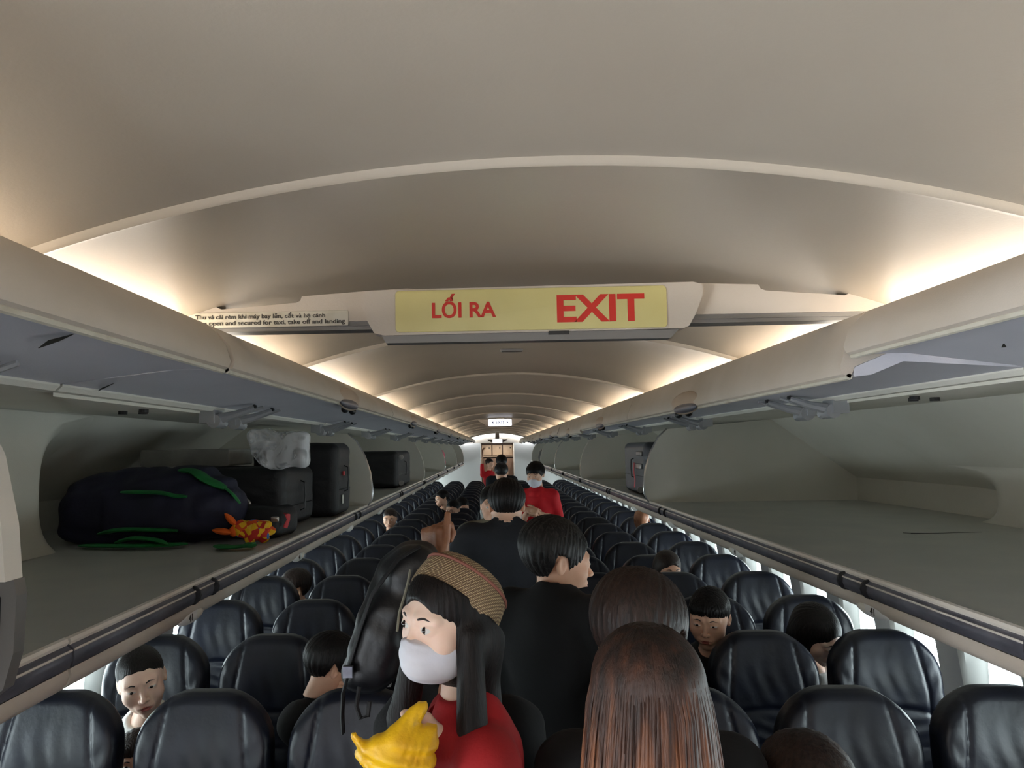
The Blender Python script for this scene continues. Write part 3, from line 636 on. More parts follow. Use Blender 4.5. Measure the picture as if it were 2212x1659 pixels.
def patch(outline, fem, off=.0006, rings=4):
    """a thin domed patch that follows the face inside an (x, z) outline"""
    key = (tuple(outline), fem, off)
    if key in FC: return FC[key]
    n = len(outline); cx = sum(p[0] for p in outline) / n; cz = sum(p[1] for p in outline) / n; v = []; f = []
    for k in range(rings + 1):
        t = 1 - k / rings
        for x, z in outline:
            xx, zz = cx + (x - cx) * t, cz + (z - cz) * t; v.append((xx, surfpt(xx, zz, fem) - off * (1.4 if k else -.6), zz))
    for k in range(rings):
        for i in range(n): f.append((k * n + i, k * n + (i + 1) % n, (k + 1) * n + (i + 1) % n, (k + 1) * n + i))
    FC[key] = (v, f); return v, f
def almond(cx, cz, w, h, n=16, tilt=0, sgn=1):
    o = []
    for i in range(n):
        a = 2 * math.pi * i / n; x = math.cos(a) * w; z = math.sin(a) * h * (1 - .35 * abs(math.cos(a)) ** 2); o.append((cx + sgn * x, cz + z + tilt * x))
    return o
def face(parent, Rh, Hc, fem=0, look=(0, 0), open_=1.0, brows=1, lips='lip', hs=1.0, eyes=True):
    base = rootloc(parent)
    def place(nm, vf, m, par=parent):
        v = [tuple(Vector(Hc) + Rh @ (Vector(p) * hs) - base) for p in vf[0]]; b = MB().add(v, vf[1]); return fixn(obj(nm, b, m, par, world=False, ang=180))
    for s in (-1, 1):
        if eyes:
            e = place('eye', patch(almond(s * .0315, .004, .0155, .0060 * open_, tilt=.09, sgn=s), fem, .0004), 'eyew')
            place('iris', patch(almond(s * .0315 + look[0], .0045 + look[1], .0064, .0066 * open_ + .0004, tilt=0, sgn=s), fem, .0010), 'iris', e)
            up = [(s * .0315 + s * .0145 * c, .0048 + .0062 * open_ * (1 - c * c) + .0013 * c) for c in np.linspace(-1, 1, 9)]
            lw = [(x, z - (.0022 if i not in (0, 8) else .0006)) for i, (x, z) in enumerate(up)]
            place('eyelashes', patch([(float(x), float(z)) for x, z in up + lw[::-1]], fem, .0013, 1), 'brow', e)
        if brows:
            up = [(s * (.014 + .034 * t), .0235 + .0055 * math.sin(math.pi * min(1, t * 1.1)) - .001 * t + .0018 * (1 - t)) for t in np.linspace(0, 1, 8)]
            lw = [(x, z - .0042 * (1 - .75 * i / 7)) for i, (x, z) in enumerate(up)]
            place('eyebrow', patch([(float(x), float(z)) for x, z in up + lw[::-1]], fem, .0009, 2), 'brow')
    if lips:
        o = [(-.0235, -.0616), (-.013, -.0562), (-.004, -.0538), (0, -.0545), (.004, -.0538), (.013, -.0562), (.0235, -.0616), (.013, -.0690), (0, -.0712), (-.013, -.0690)]
        place('lips', patch(o, fem, .0009, 6), lips)
def hand_f(X, Y, Z, curl=(.5, .5, .5, .5), thumb=(.3, .4), spread=.06, L=1.0, tl=1.0):
    """right hand, wrist at origin, fingers along +z, palm facing -y, thumb on -x"""
    d = B_(X, Y, Z, (0, 0, .045), (.040, .0135, .045), .013)
    d = smin(d, C_(X, Y, Z, (0, 0, -.05), (0, 0, .02), .026, .027, (1, 1.25)), .02)
    d = smin(d, E_(X, Y, Z, (-.024, -.010, .028), (.017, .015, .027)), .01)
    xs = (-.029, -.0095, .0098, .028); ln = ((.040, .024, .020), (.044, .028, .021), (.041, .026, .021), (.032, .019, .018)); rr = (.0092, .0095, .0090, .0080)
    for i in range(4):
        p = np.array([xs[i], 0, .086 - .004 * abs(i - 1)]); ang = 0; sp = (i - 1.5) * spread
        d = smin(d, C_(X, Y, Z, (xs[i] * .8, .002, .05), p, .010, rr[i] * 1.12), .008)
        for j in range(3):
            ang += curl[i] * (1.35, 1.5, .9)[j]
            q = p + ln[i][j] * L * np.array([math.sin(sp) * (1 if j == 0 else .5), -math.sin(ang), math.cos(ang)])
            d = smin(d, C_(X, Y, Z, p, q, rr[i] * (1.04 - .08 * j), rr[i] * (.98 - .1 * j)), .004); p = q
    p = np.array([-.026, -.006, .018]); a, c = thumb
    q = p + .046 * tl * np.array([-math.cos(a) * .80, -math.sin(c) * .6, .55 + .3 * math.sin(a)]); d = smin(d, C_(X, Y, Z, p, q, .0145, .0115), .01)
    r = q + .034 * tl * np.array([-math.cos(a) * .35, -math.sin(c) * .8, .85]); d = smin(d, C_(X, Y, Z, q, r, .0112, .0102), .004)
    t = r + .026 * tl * np.array([-math.cos(a) * .05, -math.sin(c), .9]); d = smin(d, C_(X, Y, Z, r, t, .0102, .0085), .004)
    return d
def merge(parts):
    b = MB()
    for P, Q in parts: b.add(P.tolist(), Q.tolist())
    return b
def frame(z, x=None, y=None):
    """3x3 with +z along z and -y (palm) roughly along y"""
    z = Vector(z).normalized(); y = Vector(y); y = (y - z * y.dot(z)).normalized(); x_ = y.cross(z).normalized()
    return Matrix((x_, y, z)).transposed()
def person(label, root, yaw, head, hrot, hs=1.0, fem=0, skin='skin', hair=('short', 'hair', 0), top='blackcloth', sh=None, sw=.185, arms=(), sleeve='long', seated=False,
           res=.0045, bres=.012, face_kw=None, name='person', legs=True, depth=.105, trouser='trousers', collar=True, topname='shirt', back=0.0, chest=None, hand_res=.004, belly=0.0, shz=(0, 0), ar=None):
    """head: world centre of the head; root: world x, y of the hips; arms: (elbow, wrist, hand spec or None) for the left, right arm in world space"""
    r = thing(name, label, 'person', (root[0], root[1], 0)); org = np.array([root[0], root[1], 0.])
    Rh = rotm(*hrot); Hc = Vector(head); Rn = np.array(Rh)
    k = hs
    def tohead(X, Y, Z):
        x, y, z = X - Hc.x, Y - Hc.y, Z - Hc.z
        return ((Rn[0][0] * x + Rn[1][0] * y + Rn[2][0] * z) / k, (Rn[0][1] * x + Rn[1][1] * y + Rn[2][1] * z) / k, (Rn[0][2] * x + Rn[1][2] * y + Rn[2][2] * z) / k)
    fwd = Vector((math.sin(yaw), -math.cos(yaw), 0)); lat = Vector((math.cos(yaw), math.sin(yaw), 0))     # lat: picture-right when yaw=0 (the person's left)
    if sh is None: sh = Hc.z - .215 * k
    neck = Hc - Vector((0, 0, .175 * k)) - fwd * .035 * k; neck.z = max(neck.z, sh + .02)
    mid = Vector((neck.x, neck.y, sh)) - fwd * .01
    SL, SR = mid + lat * sw + Vector((0, 0, shz[0])), mid - lat * sw + Vector((0, 0, shz[1]))
    hipz = .61 if seated else sh - .50
    hip = Vector((root[0], root[1], hipz)) - fwd * back
    By = np.array([[lat.x, lat.y, 0], [-fwd.x, -fwd.y, 0], [0, 0, 1]])
    def loc_(X, Y, Z, c): x, y, z = X - c[0], Y - c[1], Z - c[2]; return lat.x * x + lat.y * y, -fwd.x * x - fwd.y * y, z
    ch = mid.lerp(hip, .36); wa = mid.lerp(hip, .70)
    def torso(X, Y, Z, g=0.0, tk=.05):
        d = E_(*loc_(X, Y, Z, ch), (0, 0, .02), (sw * .86 + g, depth + g, .19 + g))
        d = smin(d, E_(*loc_(X, Y, Z, wa), (0, -belly, 0), (sw * .78 + g, depth * .92 + g + belly, .17 + g)), tk)
        d = smin(d, E_(*loc_(X, Y, Z, hip), (0, 0, 0), (sw * .90 + g, depth * 1.02 + g, .14 + g)), tk)
        a, b_ = SL - lat * .045, SR + lat * .045
        d = smin(d, C_(X, Y, Z, a - Vector((0, 0, .03)), b_ - Vector((0, 0, .03)), .048 + g), tk)
        d = smin(d, C_(X, Y, Z, mid + Vector((0, 0, -.05)), neck, .075 + g, .050 + g * .4), .05)
        return d
    armj = []
    for i, S in enumerate((SL, SR)):
        if i < len(arms) and arms[i] is not None: el, wr, hspec = arms[i]
        else:
            side = lat if i == 0 else -lat
            el = S + side * (.035 if not seated else -.01) - Vector((0, 0, .28)) - fwd * .02; wr = Vector(el) + fwd * (.10 if not seated else .2) - Vector((0, 0, .22 if not seated else .03)); hspec = None
        armj.append((Vector(S) - Vector((0, 0, .045)), Vector(el), Vector(wr), hspec))
    ar = ar or (.88 if fem else 1)
    def armsf(X, Y, Z, g, frac=1.0, k_=.03):
        d = None
        for S, el, wr, _ in armj:
            e = C_(X, Y, Z, S, el, .046 * ar + g, .037 * ar + g)
            if frac > .55: 
                w2 = el.lerp(wr, min(1, (frac - .5) * 2)); e = smin(e, C_(X, Y, Z, el, w2, .037 + g, .027 + g if frac >= 1 else .030 + g), .02)
            else:
                e2 = S.lerp(el, frac * 2); e = C_(X, Y, Z, S, e2, .046 * ar + g, .040 * ar + g)
            d = e if d is None else smin(d, e, .01)
        return d
    # body: one mesh of skin
    def bodyf(X, Y, Z):
        d = torso(X, Y, Z, -.012); d = smin(d, armsf(X, Y, Z, -.004), .03)
        hx, hy, hz = tohead(X, Y, Z); d = smin(d, C_(hx, hy, hz, (0, .03, -.09), (0, .045, -.2), .046 - .006 * fem, .05) * k, .03)
        return np.where((Z < sh + .035) & (Z > sh - .34) & (np.hypot(X - mid.x, Y - mid.y) < sw * .8), np.maximum(d, torso(X, Y, Z, -.002)), d)
    parts = []
    R_ = .24 * k
    inside = lambda d, X, Y, Z: np.where(Z < sh + .035, np.maximum(d, torso(X, Y, Z, -.002)), d)
    hf = lambda X, Y, Z: inside(head_f(*tohead(X, Y, Z), fem) * k, X, Y, Z)
    parts.append(nets(hf, (Hc.x - .13 * k, Hc.y - .14 * k, Hc.z - .19 * k), (Hc.x + .13 * k, Hc.y + .15 * k, Hc.z + .135 * k), res))
    pts = [SL, SR, hip] + [q for a in armj for q in a[1:3]]
    lo = [min(p[i] for p in pts) - .16 for i in range(3)]; hi = [max(p[i] for p in pts) + .16 for i in range(3)]; lo[2] = min(lo[2], hip.z - .16); hi[2] = max(hi[2], neck.z + .05)
    parts.append(nets(bodyf, lo, hi, bres))
    for i, (S, el, wr, hspec) in enumerate(armj):
        if hspec is False: continue
        spec = hspec or dict(); dirv = Vector(spec.get('dir', (wr - el))); palm = Vector(spec.get('palm', (lat if i else -lat)))
        Fm = frame(dirv, y=-palm); mir = -1 if (i == 1) else 1
        L_ = spec.get('scale', 1.0) * (.92 if fem else 1)
        P, Q = nets(lambda X, Y, Z: hand_f(X, Y, Z, spec.get('curl', (.35, .4, .45, .5)), spec.get('thumb', (.6, .5)), spec.get('spread', .05), 1.0, spec.get('tl', 1.0)), (-.10, -.12, -.06), (.06, .04, .21), hand_res if hspec else .007)
        P = P * L_; P[:, 0] *= mir
        if mir < 0: Q = Q[:, ::-1]
        parts.append((P @ np.array(Fm).T + np.array(wr), Q))
    if legs:
        def legf(X, Y, Z, g=0):
            d = None
            for s in (-1, 1):
                h0 = hip + lat * s * .085 - Vector((0, 0, .04))
                if seated: kn = h0 + fwd * .36 - Vector((0, 0, .01)); an = kn + Vector((0, 0, -kn.z + .10)) - fwd * .02
                else: kn = h0 + fwd * .02; kn.z = h0.z * .52; an = Vector((h0.x, h0.y, .09))
                e = smin(C_(X, Y, Z, h0, kn, .080 + g, .055 + g), C_(X, Y, Z, kn, an, .055 + g, .038 + g), .02)
                e = smin(e, C_(X, Y, Z, an - Vector((0, 0, .05)), an + fwd * .15 - Vector((0, 0, .055)), .035, .032), .02)
                d = e if d is None else smin(d, e, .015)
            return d
        l2 = [hip.x - .65, hip.y - .65, .0]; h2 = [hip.x + .65, hip.y + .65, hip.z + .12]
        P, Q = nets(lambda X, Y, Z: legf(X, Y, Z, 0), l2, h2, .02)
    b = merge(parts); b.v = (np.array(b.v) - org).tolist()
    body = obj('body', b, skin, r, world=False, ang=180)
    if legs:
        bb = MB(); bb.v = (P - org).tolist(); bb.f = Q.tolist(); bb.m = [0] * len(Q); obj('trousers', bb, trouser, r, world=False, ang=180)
    # clothing
    frac = {'long': .98, 'short': .42, 'three': .75, 'elbow': .5}[sleeve]
    def topf(X, Y, Z):
        d = smin(torso(X, Y, Z, .006), armsf(X, Y, Z, .010, frac), .06)
        d = d + .0022 * np.sin(26 * Z + 9 * X + 3 * np.sin(17 * Y)) + .0016 * np.sin(41 * (X + Y) - 20 * Z)
        hx, hy, hz = tohead(X, Y, Z)
        nb = neck + Vector((0, 0, .012)) + fwd * .02
        d = smax(d, -E_(*loc_(X, Y, Z, nb), (0, 0, .036), (.054 * k, .058 * k, .032)), .006)
        return d
    P, Q = nets(topf, lo, hi, bres * .8); bb = MB(); bb.v = (P - org).tolist(); bb.f = Q.tolist(); bb.m = [0] * len(Q)
    tp = obj(topname, bb, top, r, world=False, ang=180)
    if collar:
        c0 = neck + Vector((0, 0, -.005)) + fwd * .012
        cr = [.061 * k + .003, .066 * k + .002]
        def ring(z, g): return [tuple(c0 + lat * math.cos(t) * (cr[0] + g) + fwd * math.sin(t) * (cr[1] + g) + Vector((0, 0, z - .018 * math.sin(t)))) for t in [2 * math.pi * i / 24 for i in range(24)]]
        cb = MB().loft([ring(-.04, .014), ring(-.015, .010), ring(.008, .002), ring(.013, -.003), ring(.008, -.006), ring(-.03, -.002)], True, False)
        obj('collar', cb, top if collar is True else collar, tp)
    # hair
    if hair:
        st, hm, vol = hair[:3]; clip = hair[3] if len(hair) > 3 else None; ext = {'long': .42, 'back': .52, 'bob': .14, 'tied': .17}.get(st, .10)
        P, Q = nets(lambda X, Y, Z: hair_f(X, Y, Z, st, vol, clip), (-.13, -.12, -ext), (.13, .20, .15), res * 1.0)
        P = (P * k) @ Rn.T + np.array(Hc) - org; bb = MB(); bb.v = P.tolist(); bb.f = Q.tolist(); bb.m = [0] * len(Q)
        obj('hair', bb, hm, r, world=False, ang=180)
    if face_kw is not None: face(r, Rh, Hc, fem, hs=k, **face_kw)
    r['_'] = 0; del r['_']
    return r, Rh, Hc
# ================================================================ WHO IS ABOARD
R = math.radians
def ombre():
    m = mat('ombre hair, dark roots to copper brown ends', srgb(90, 60, 48), .48, spec=.3, bump=.5, scale=3, bscale=5, stretch=(60, 60, 3)); nt = m.node_tree; b = nt.nodes['Principled BSDF']
    tc = nt.nodes['Texture Coordinate']; sp = nt.nodes.new('ShaderNodeSeparateXYZ'); nt.links.new(tc.outputs['Object'], sp.inputs[0])
    n = nt.nodes.new('ShaderNodeTexNoise'); n.inputs['Scale'].default_value = 1; n.inputs['Detail'].default_value = 4
    mp = nt.nodes.new('ShaderNodeMapping'); mp.inputs['Scale'].default_value = (48, 48, 1.2); nt.links.new(tc.outputs['Object'], mp.inputs[0]); nt.links.new(mp.outputs[0], n.inputs['Vector'])
    a = nt.nodes.new('ShaderNodeMath'); a.operation = 'MULTIPLY_ADD'; a.inputs[1].default_value = .50; nt.links.new(n.outputs['Fac'], a.inputs[0]); nt.links.new(sp.outputs['Z'], a.inputs[2])
    mr = nt.nodes.new('ShaderNodeMapRange'); mr.inputs['From Min'].default_value = 1.50; mr.inputs['From Max'].default_value = 1.90; nt.links.new(a.outputs[0], mr.inputs[0])
    r = nt.nodes.new('ShaderNodeValToRGB'); e = r.color_ramp.elements; e[0].color = srgb(142, 90, 58); e[0].position = 0; e[1].color = srgb(32, 23, 20); e[1].position = .92
    x = e.new(.32); x.color = srgb(122, 76, 50); x = e.new(.62); x.color = srgb(62, 38, 28)
    nt.links.new(mr.outputs[0], r.inputs[0]); nt.links.new(r.outputs[0], b.inputs['Base Color']); return m
M['ombre'] = ombre()
def locks(parent, Rh, Hc, n, a0, a1, zend, m, spread=.1, seed=1, rad=.0042, name='hair_locks', drop=.06, k=1.0, plane=None):
    """thin strands laid over the hair, from the crown down; angles measured from the back of the head"""
    g = np.random.default_rng(seed); b = MB(); base = rootloc(parent)
    for i in range(n):
        a = a0 + (a1 - a0) * g.random(); st = g.uniform(.3, .95); pts = []
        for t in np.linspace(st, 1.5, 7):
            pts.append(Vector(((.0865) * math.sin(t) * math.sin(a), .022 + .104 * math.sin(t) * math.cos(a), .036 + .092 * math.cos(t))))
        P = [Vector(Hc) + Rh @ (q * k) for q in pts]
        if plane: P = [q for q in P if (q - plane[0]).dot(plane[1]) < -.002]
        if len(P) < 2: continue
        d = (P[-1] - P[-2]); L = P[-1]; out = Rh @ Vector((math.sin(a), math.cos(a), 0)); ze = zend + g.normal(0, .018)
        m_ = 9; wv = g.uniform(-.006, .006); ph = g.uniform(0, 6)
        for j in range(1, m_ + 1):
            u = j / m_; q = L + out * (spread * .35 * u) + Vector((wv * math.sin(4 * u + ph), wv * math.cos(3 * u + ph), 0)); q.z = L.z + (ze - L.z) * u; P.append(q)
        rr = [rad * (.3 + .7 * min(1, q_ * 3)) * (1 - .75 * max(0, q_ - .7) / .3) for q_ in np.linspace(0, 1, len(P))]
        b.tube([tuple(q - base) for q in P], rr, 5, flat=.5)
    return obj(name, b, m, parent, world=False, ang=180)
def mask_on(parent, Rh, Hc, k=1.0, fem=0, drop=0):
    base = np.array(rootloc(parent)); Rn = np.array(Rh)
    def f(X, Y, Z):
        d = E_(X, Y, Z, (0, -.034, -.052), (.0685, .070, .064)); d = smin(d, E_(X, Y, Z, (0, -.088, -.046), (.020, .026, .044)), .035)
        top = -.013 - .30 * np.abs(X) + drop
        d = smax(d, Z - top, .002); d = smax(d, Y - (-.012), .002); d = smax(d, -.121 - Z, .006)
        d = smax(d, -E_(X, Y, Z, (0, -.028, -.05), (.060, .062, .062)), .003)
        return d + .0006 * np.sin(260 * Z + 3 * np.sin(40 * X)) * (np.abs(X) < .05)
    P, Q = nets(f, (-.08, -.13, -.13), (.08, .0, .0), .0035)
    P = (P * k) @ Rn.T + np.array(Hc) - base; b = MB(); b.v = P.tolist(); b.f = Q.tolist(); b.m = [0] * len(Q)
    mo = obj('face_mask', b, 'mask', parent, world=False, ang=180)
    lp = MB()
    for s in (-1, 1): lp.tube([tuple(Vector(Hc) + Rh @ (Vector(q) * k) - Vector(base)) for q in ((s * .060, -.022, -.035), (s * .070, -.004, -.012), (s * .0775, .018, .016), (s * .078, .030, .004))], .0012, 6)
    obj('ear_loop', lp, 'mask', mo, world=False)
    return mo
# --- cabin attendant with the woven hat
HAT_AX = Vector((.48, .46, .745)).normalized(); HAT_C = Vector((-.163, 1.515, 1.590))
_R = rotm(R(-46), R(4), R(3)); _h = Vector((-.172, 1.50, 1.569)); CLIP = (tuple(_R.inverted() @ ((HAT_C + HAT_AX * .004 - _h) / .96)), tuple(_R.inverted() @ HAT_AX))
r, Rh, Hc = person('person in red jacket and white mask with long black hair, holding a yellow bag', (-.12, 1.57), R(-75), (-.172, 1.50, 1.569), (R(-46), R(4), R(3)), hs=.96, fem=1, skin='skinpale',
    hair=('long', 'hair', 0, CLIP), top='redcloth', sh=1.375, sw=.135, depth=.09, arms=(((-.15, 1.42, 1.13), (-.292, 1.305, 1.285), dict(dir=(.10, -.05, 1), palm=(.9, .35, 0), curl=(.5, .55, .6, .6), thumb=(.5, .5))),
    ((-.20, 1.62, 1.20), (-.175, 1.44, 1.350), dict(dir=(-.85, -.25, .15), palm=(.2, -.9, .1), curl=(.6, .7, .7, .7)))), res=.0030, face_kw=dict(look=(-.0004, 0), open_=1.25), topname='jacket', collar=True, hand_res=.0035, bres=.010)
mask_on(r, Rh, Hc, .96, fem=1)
locks(r, Rh, Hc, 200, R(-80), R(80), 1.34, 'hair', spread=.03, seed=3, rad=.0030, k=.94, plane=(HAT_C, HAT_AX))
# hat: a top level thing of its own, worn on the back of the crown
def hat():
    ax = HAT_AX; c = HAT_C; R3 = ax.to_track_quat('Z', 'Y').to_matrix()
    t = thing('woven_hat', 'tan woven pillbox hat with reddish rim worn by person in red jacket', 'hat', tuple(c))
    n = 72; rings = []; prof = [(.084, .004), (.0885, -.006), (.0905, .0), (.0900, .020), (.0865, .046), (.080, .064), (.066, .078), (.04, .0865), (.004, .089)]
    P = lambda r_, z_, k_: Vector([r_ * math.cos(k_), r_ * 1.12 * math.sin(k_), z_])
    for r_, z_ in prof:
        for dz in (0,): rings.append([tuple(c + R3 @ P(r_, z_, 2 * math.pi * i / n)) for i in range(n)])
    b = MB().loft(rings, True, False); hm = mat('woven straw', srgb(176, 150, 112), .8, col2=srgb(120, 94, 66), scale=1)
    nt = hm.node_tree; bs = nt.nodes['Principled BSDF']
    tc = nt.nodes['Texture Coordinate']; br = nt.nodes.new('ShaderNodeTexWave'); br.inputs['Scale'].default_value = 95; br.inputs['Distortion'].default_value = 1.5; br.bands_direction = 'Z'
    mp = nt.nodes.new('ShaderNodeMapping'); mp.inputs['Rotation'].default_value = R3.inverted().to_euler(); nt.links.new(tc.outputs['Object'], mp.inputs[0]); nt.links.new(mp.outputs[0], br.inputs['Vector'])
    b2 = nt.nodes.new('ShaderNodeTexWave'); b2.inputs['Scale'].default_value = 70; b2.inputs['Distortion'].default_value = 1; b2.bands_direction = 'DIAGONAL'; nt.links.new(mp.outputs[0], b2.inputs['Vector'])
    mm = nt.nodes.new('ShaderNodeMath'); mm.operation = 'MULTIPLY'; nt.links.new(br.outputs['Fac'], mm.inputs[0]); nt.links.new(b2.outputs['Fac'], mm.inputs[1])
    rp = nt.nodes.new('ShaderNodeValToRGB'); rp.color_ramp.elements[0].color = srgb(104, 80, 58); rp.color_ramp.elements[1].color = srgb(206, 184, 146); rp.color_ramp.elements[1].position = .7
    nt.links.new(mm.outputs[0], rp.inputs[0]); nt.links.new(rp.outputs[0], bs.inputs['Base Color'])
    bp = nt.nodes.new('ShaderNodeBump'); bp.inputs['Strength'].default_value = .8; bp.inputs['Distance'].default_value = .003; nt.links.new(mm.outputs[0], bp.inputs['Height']); nt.links.new(bp.outputs[0], bs.inputs['Normal'])
    obj('crown', b, hm, t, ang=60)
    rm = mat('reddish hat rim', srgb(128, 78, 66), .8)
    obj('rim', MB().tube([tuple(c + R3 @ P(.0842, .056, 2 * math.pi * i / 48)) for i in range(49)], .0035, 6), rm, t)
    obj('cord', MB().tube([(-.245, 1.50, 1.665), (-.250, 1.50, 1.640), (-.258, 1.495, 1.610), (-.266, 1.49, 1.585), (-.270, 1.485, 1.55)], .0028, 6).tube([(-.250, 1.50, 1.640), (-.243, 1.498, 1.632), (-.240, 1.497, 1.62)], .0015, 5), 'khaki', t)
hat()
# yellow bag in her hands
def ybag():
    t = thing('plastic_bag', 'crumpled yellow bag held by person in red jacket at bottom centre', 'bag', (-.24, 1.33, 1.37))
    m = mat('yellow crinkled film', srgb(236, 186, 20), .45, col2=srgb(214, 156, 8), scale=14, bump=.8, bscale=40, lo=.45, hi=.7)
    def f(X, Y, Z):
        yy = Y - 1.295 - .02 * np.sin(30 * X) - .012 * np.sin(38 * Z + 20 * X)
        xr = -.232 + .25 * (Z - 1.38)
        d = B_(X - .16 * (Z - 1.40), yy, Z, (-.238, 0, 1.355), (.058, .026, .088), .02)
        d = smin(d, C_(X, yy, Z, (-.292, 0, 1.405), (-.212, 0, 1.462), .013, .016), .012)
        d = smin(d, C_(X, yy, Z, (-.292, 0, 1.402), (-.314, -.01, 1.432), .014, .006), .012)
        d = smin(d, C_(X, yy, Z, (-.298, .0, 1.400), (-.290, 0, 1.375), .020, .018), .012)
        return d + .0035 * np.sin(70 * X + 60 * Z + 4 * np.sin(45 * Z)) + .0025 * np.abs(np.sin(95 * X - 80 * Z + 3 * np.sin(60 * X)))
    netobj('film', f, (-.35, 1.22, 1.24), (-.14, 1.38, 1.50), .0035, m, None).parent = t
    o = [c for c in t.children][0]; me = o.data; me.transform(Matrix.Translation(-Vector(t.location)))
ybag()
# --- short haired person in black, seen in profile
r, Rh, Hc = person('person with short greying hair in black top, face in profile looking right', (.085, 2.42), R(150), (.118, 2.38, 1.545), (R(104), R(6), 0), fem=1, skin='skin', hair=('older', 'hairgrey', .002), top='blackcloth',
    sh=1.435, sw=.175, res=.0034, face_kw=dict(open_=.75, look=(.002, -.001)), collar='greycloth', belly=.01, depth=.12)
obj('earring', MB().ell(tuple(Hc + Rh @ Vector((.079, .008, -.036))), (.003, .003, .004), 8, 6), 'metal', r)
# --- man in charcoal, back view, with a mask round his ears
r, Rh, Hc = person('person in charcoal top seen from behind in the aisle, black hair and mask loops', (-.03, 3.48), R(180), (-.026, 3.40, 1.640), (R(180), R(14), 0), hs=.98, skin='skin', hair=('short', 'hair', .002), top='greycloth',
    sh=1.545, sw=.185, arms=(((-.262, 3.36, 1.375), (-.20, 3.60, 1.24), None), None), sleeve='elbow', res=.004, collar=True)
mask_on(r, Rh, Hc, .98)
b = MB().tube([(-.19, 3.45, 1.515), (-.215, 3.42, 1.475), (-.24, 3.39, 1.43), (-.258, 3.365, 1.395)], [.050, .060, .060, .058], 16); obj('sleeve', b, 'navycloth', r)
# --- raised hand
r, Rh, Hc = person('person hidden behind the woven hat, raising a brown fist with a beaded bracelet', (-.17, 2.02), R(180), (-.172, 1.93, 1.425), (R(180), R(10), 0), hs=.98, skin='skindark', hair=('short', 'hairgrey', 0), top='blackcloth',
    sh=1.27, sw=.15, arms=(((-.235, 2.0, 1.36), (-.240, 2.05, 1.600), dict(dir=(-.10, 0, 1), palm=(.72, .70, 0), curl=(1, 1.02, 1.05, 1.05), thumb=(1.15, .15), tl=1.15, scale=1.0)), None), sleeve='short', res=.005, hand_res=.003)
b = MB(); br = Vector((-.2415, 2.05, 1.598))
for i in range(20):
    a = 2 * math.pi * i / 20; b.ell(tuple(br + Vector((.029 * math.cos(a), .025 * math.sin(a), .006 * math.cos(a + 1)))), (.0048, .0048, .0048), 8, 6)
tag(obj('bracelet', b, mat('pearl beads', srgb(220, 205, 180), .2), None, loc=tuple(br)), 'pale beaded bracelet on the raised brown wrist', 'bracelet')
# --- black backpack carried beside the raised hand
def backpack():
    t = thing('backpack', 'large black backpack with dangling straps beside the raised fist', 'bag', (-.345, 1.93, 1.46))
    def f(X, Y, Z):
        xm = X + .345 - .34 * (Z - 1.47) - .5 * np.maximum(0, Z - 1.58) * 0
        d = B_(xm, Y - 1.93, Z, (0, 0, 1.487), (.075, .10, .178), .07)
        d = smin(d, B_(xm + .01, Y - 1.86, Z, (0, 0, 1.44), (.060, .05, .11), .04), .03)
        return d + .004 * np.sin(25 * Z + 12 * X + 5 * np.sin(18 * Y)) + .0015 * np.sin(80 * Z + 50 * X)
    o = netobj('pack_body', f, (-.50, 1.76, 1.2), (-.15, 2.08, 1.72), .008, mat('black satin nylon', srgb(24, 24, 27), .42, col2=srgb(16, 16, 18), scale=7, bump=.5, bscale=35)); o.data.transform(Matrix.Translation(-Vector(t.location))); o.parent = t
    sm = mat('black webbing', srgb(20, 20, 22), .7)
    obj('strap', MB().tube([(-.262, 1.85, 1.665), (-.31, 1.82, 1.64), (-.37, 1.81, 1.56), (-.40, 1.81, 1.48), (-.425, 1.81, 1.40), (-.432, 1.81, 1.37)], .010, 8, flat=.45), sm, t)
    obj('strap', MB().tube([(-.425, 1.80, 1.385), (-.436, 1.79, 1.34), (-.438, 1.79, 1.29), (-.436, 1.79, 1.25)], .012, 8, flat=.35), sm, t)
    obj('strap', MB().tube([(-.40, 1.80, 1.35), (-.405, 1.79, 1.31), (-.395, 1.785, 1.285), (-.378, 1.785, 1.29), (-.375, 1.79, 1.32)], .0055, 6), sm, t)
    obj('buckle', MB().box(-.436, -.414, 1.785, 1.80, 1.375, 1.40), 'darkmetal', t, smooth=False)
backpack()
# --- long copper brown hair, back view
r, Rh, Hc = person('person seen from behind with long dark-rooted copper brown hair, bottom centre right', (.17, 1.20), R(178), (.158, 1.25, 1.492), (R(183), R(4), 0), fem=1, skin='skinpale', hair=('back', 'ombre', 0), top='browncloth', sh=1.335, sw=.165, res=.004)
locks(r, Rh, Hc, 620, R(-100), R(100), 1.17, 'ombre', spread=.12, seed=5, rad=.0034)
# --- dark haired head in front of her
r, Rh, Hc = person('person with short dark hair, head turned right, in front of the copper haired person', (.215, 1.66), R(178), (.225, 1.62, 1.492), (R(146), R(14), 0), hs=1.06, skin='skin', hair=('older', 'hairbrown', .004), top='blackcloth', sh=1.30, sw=.175, res=.004)
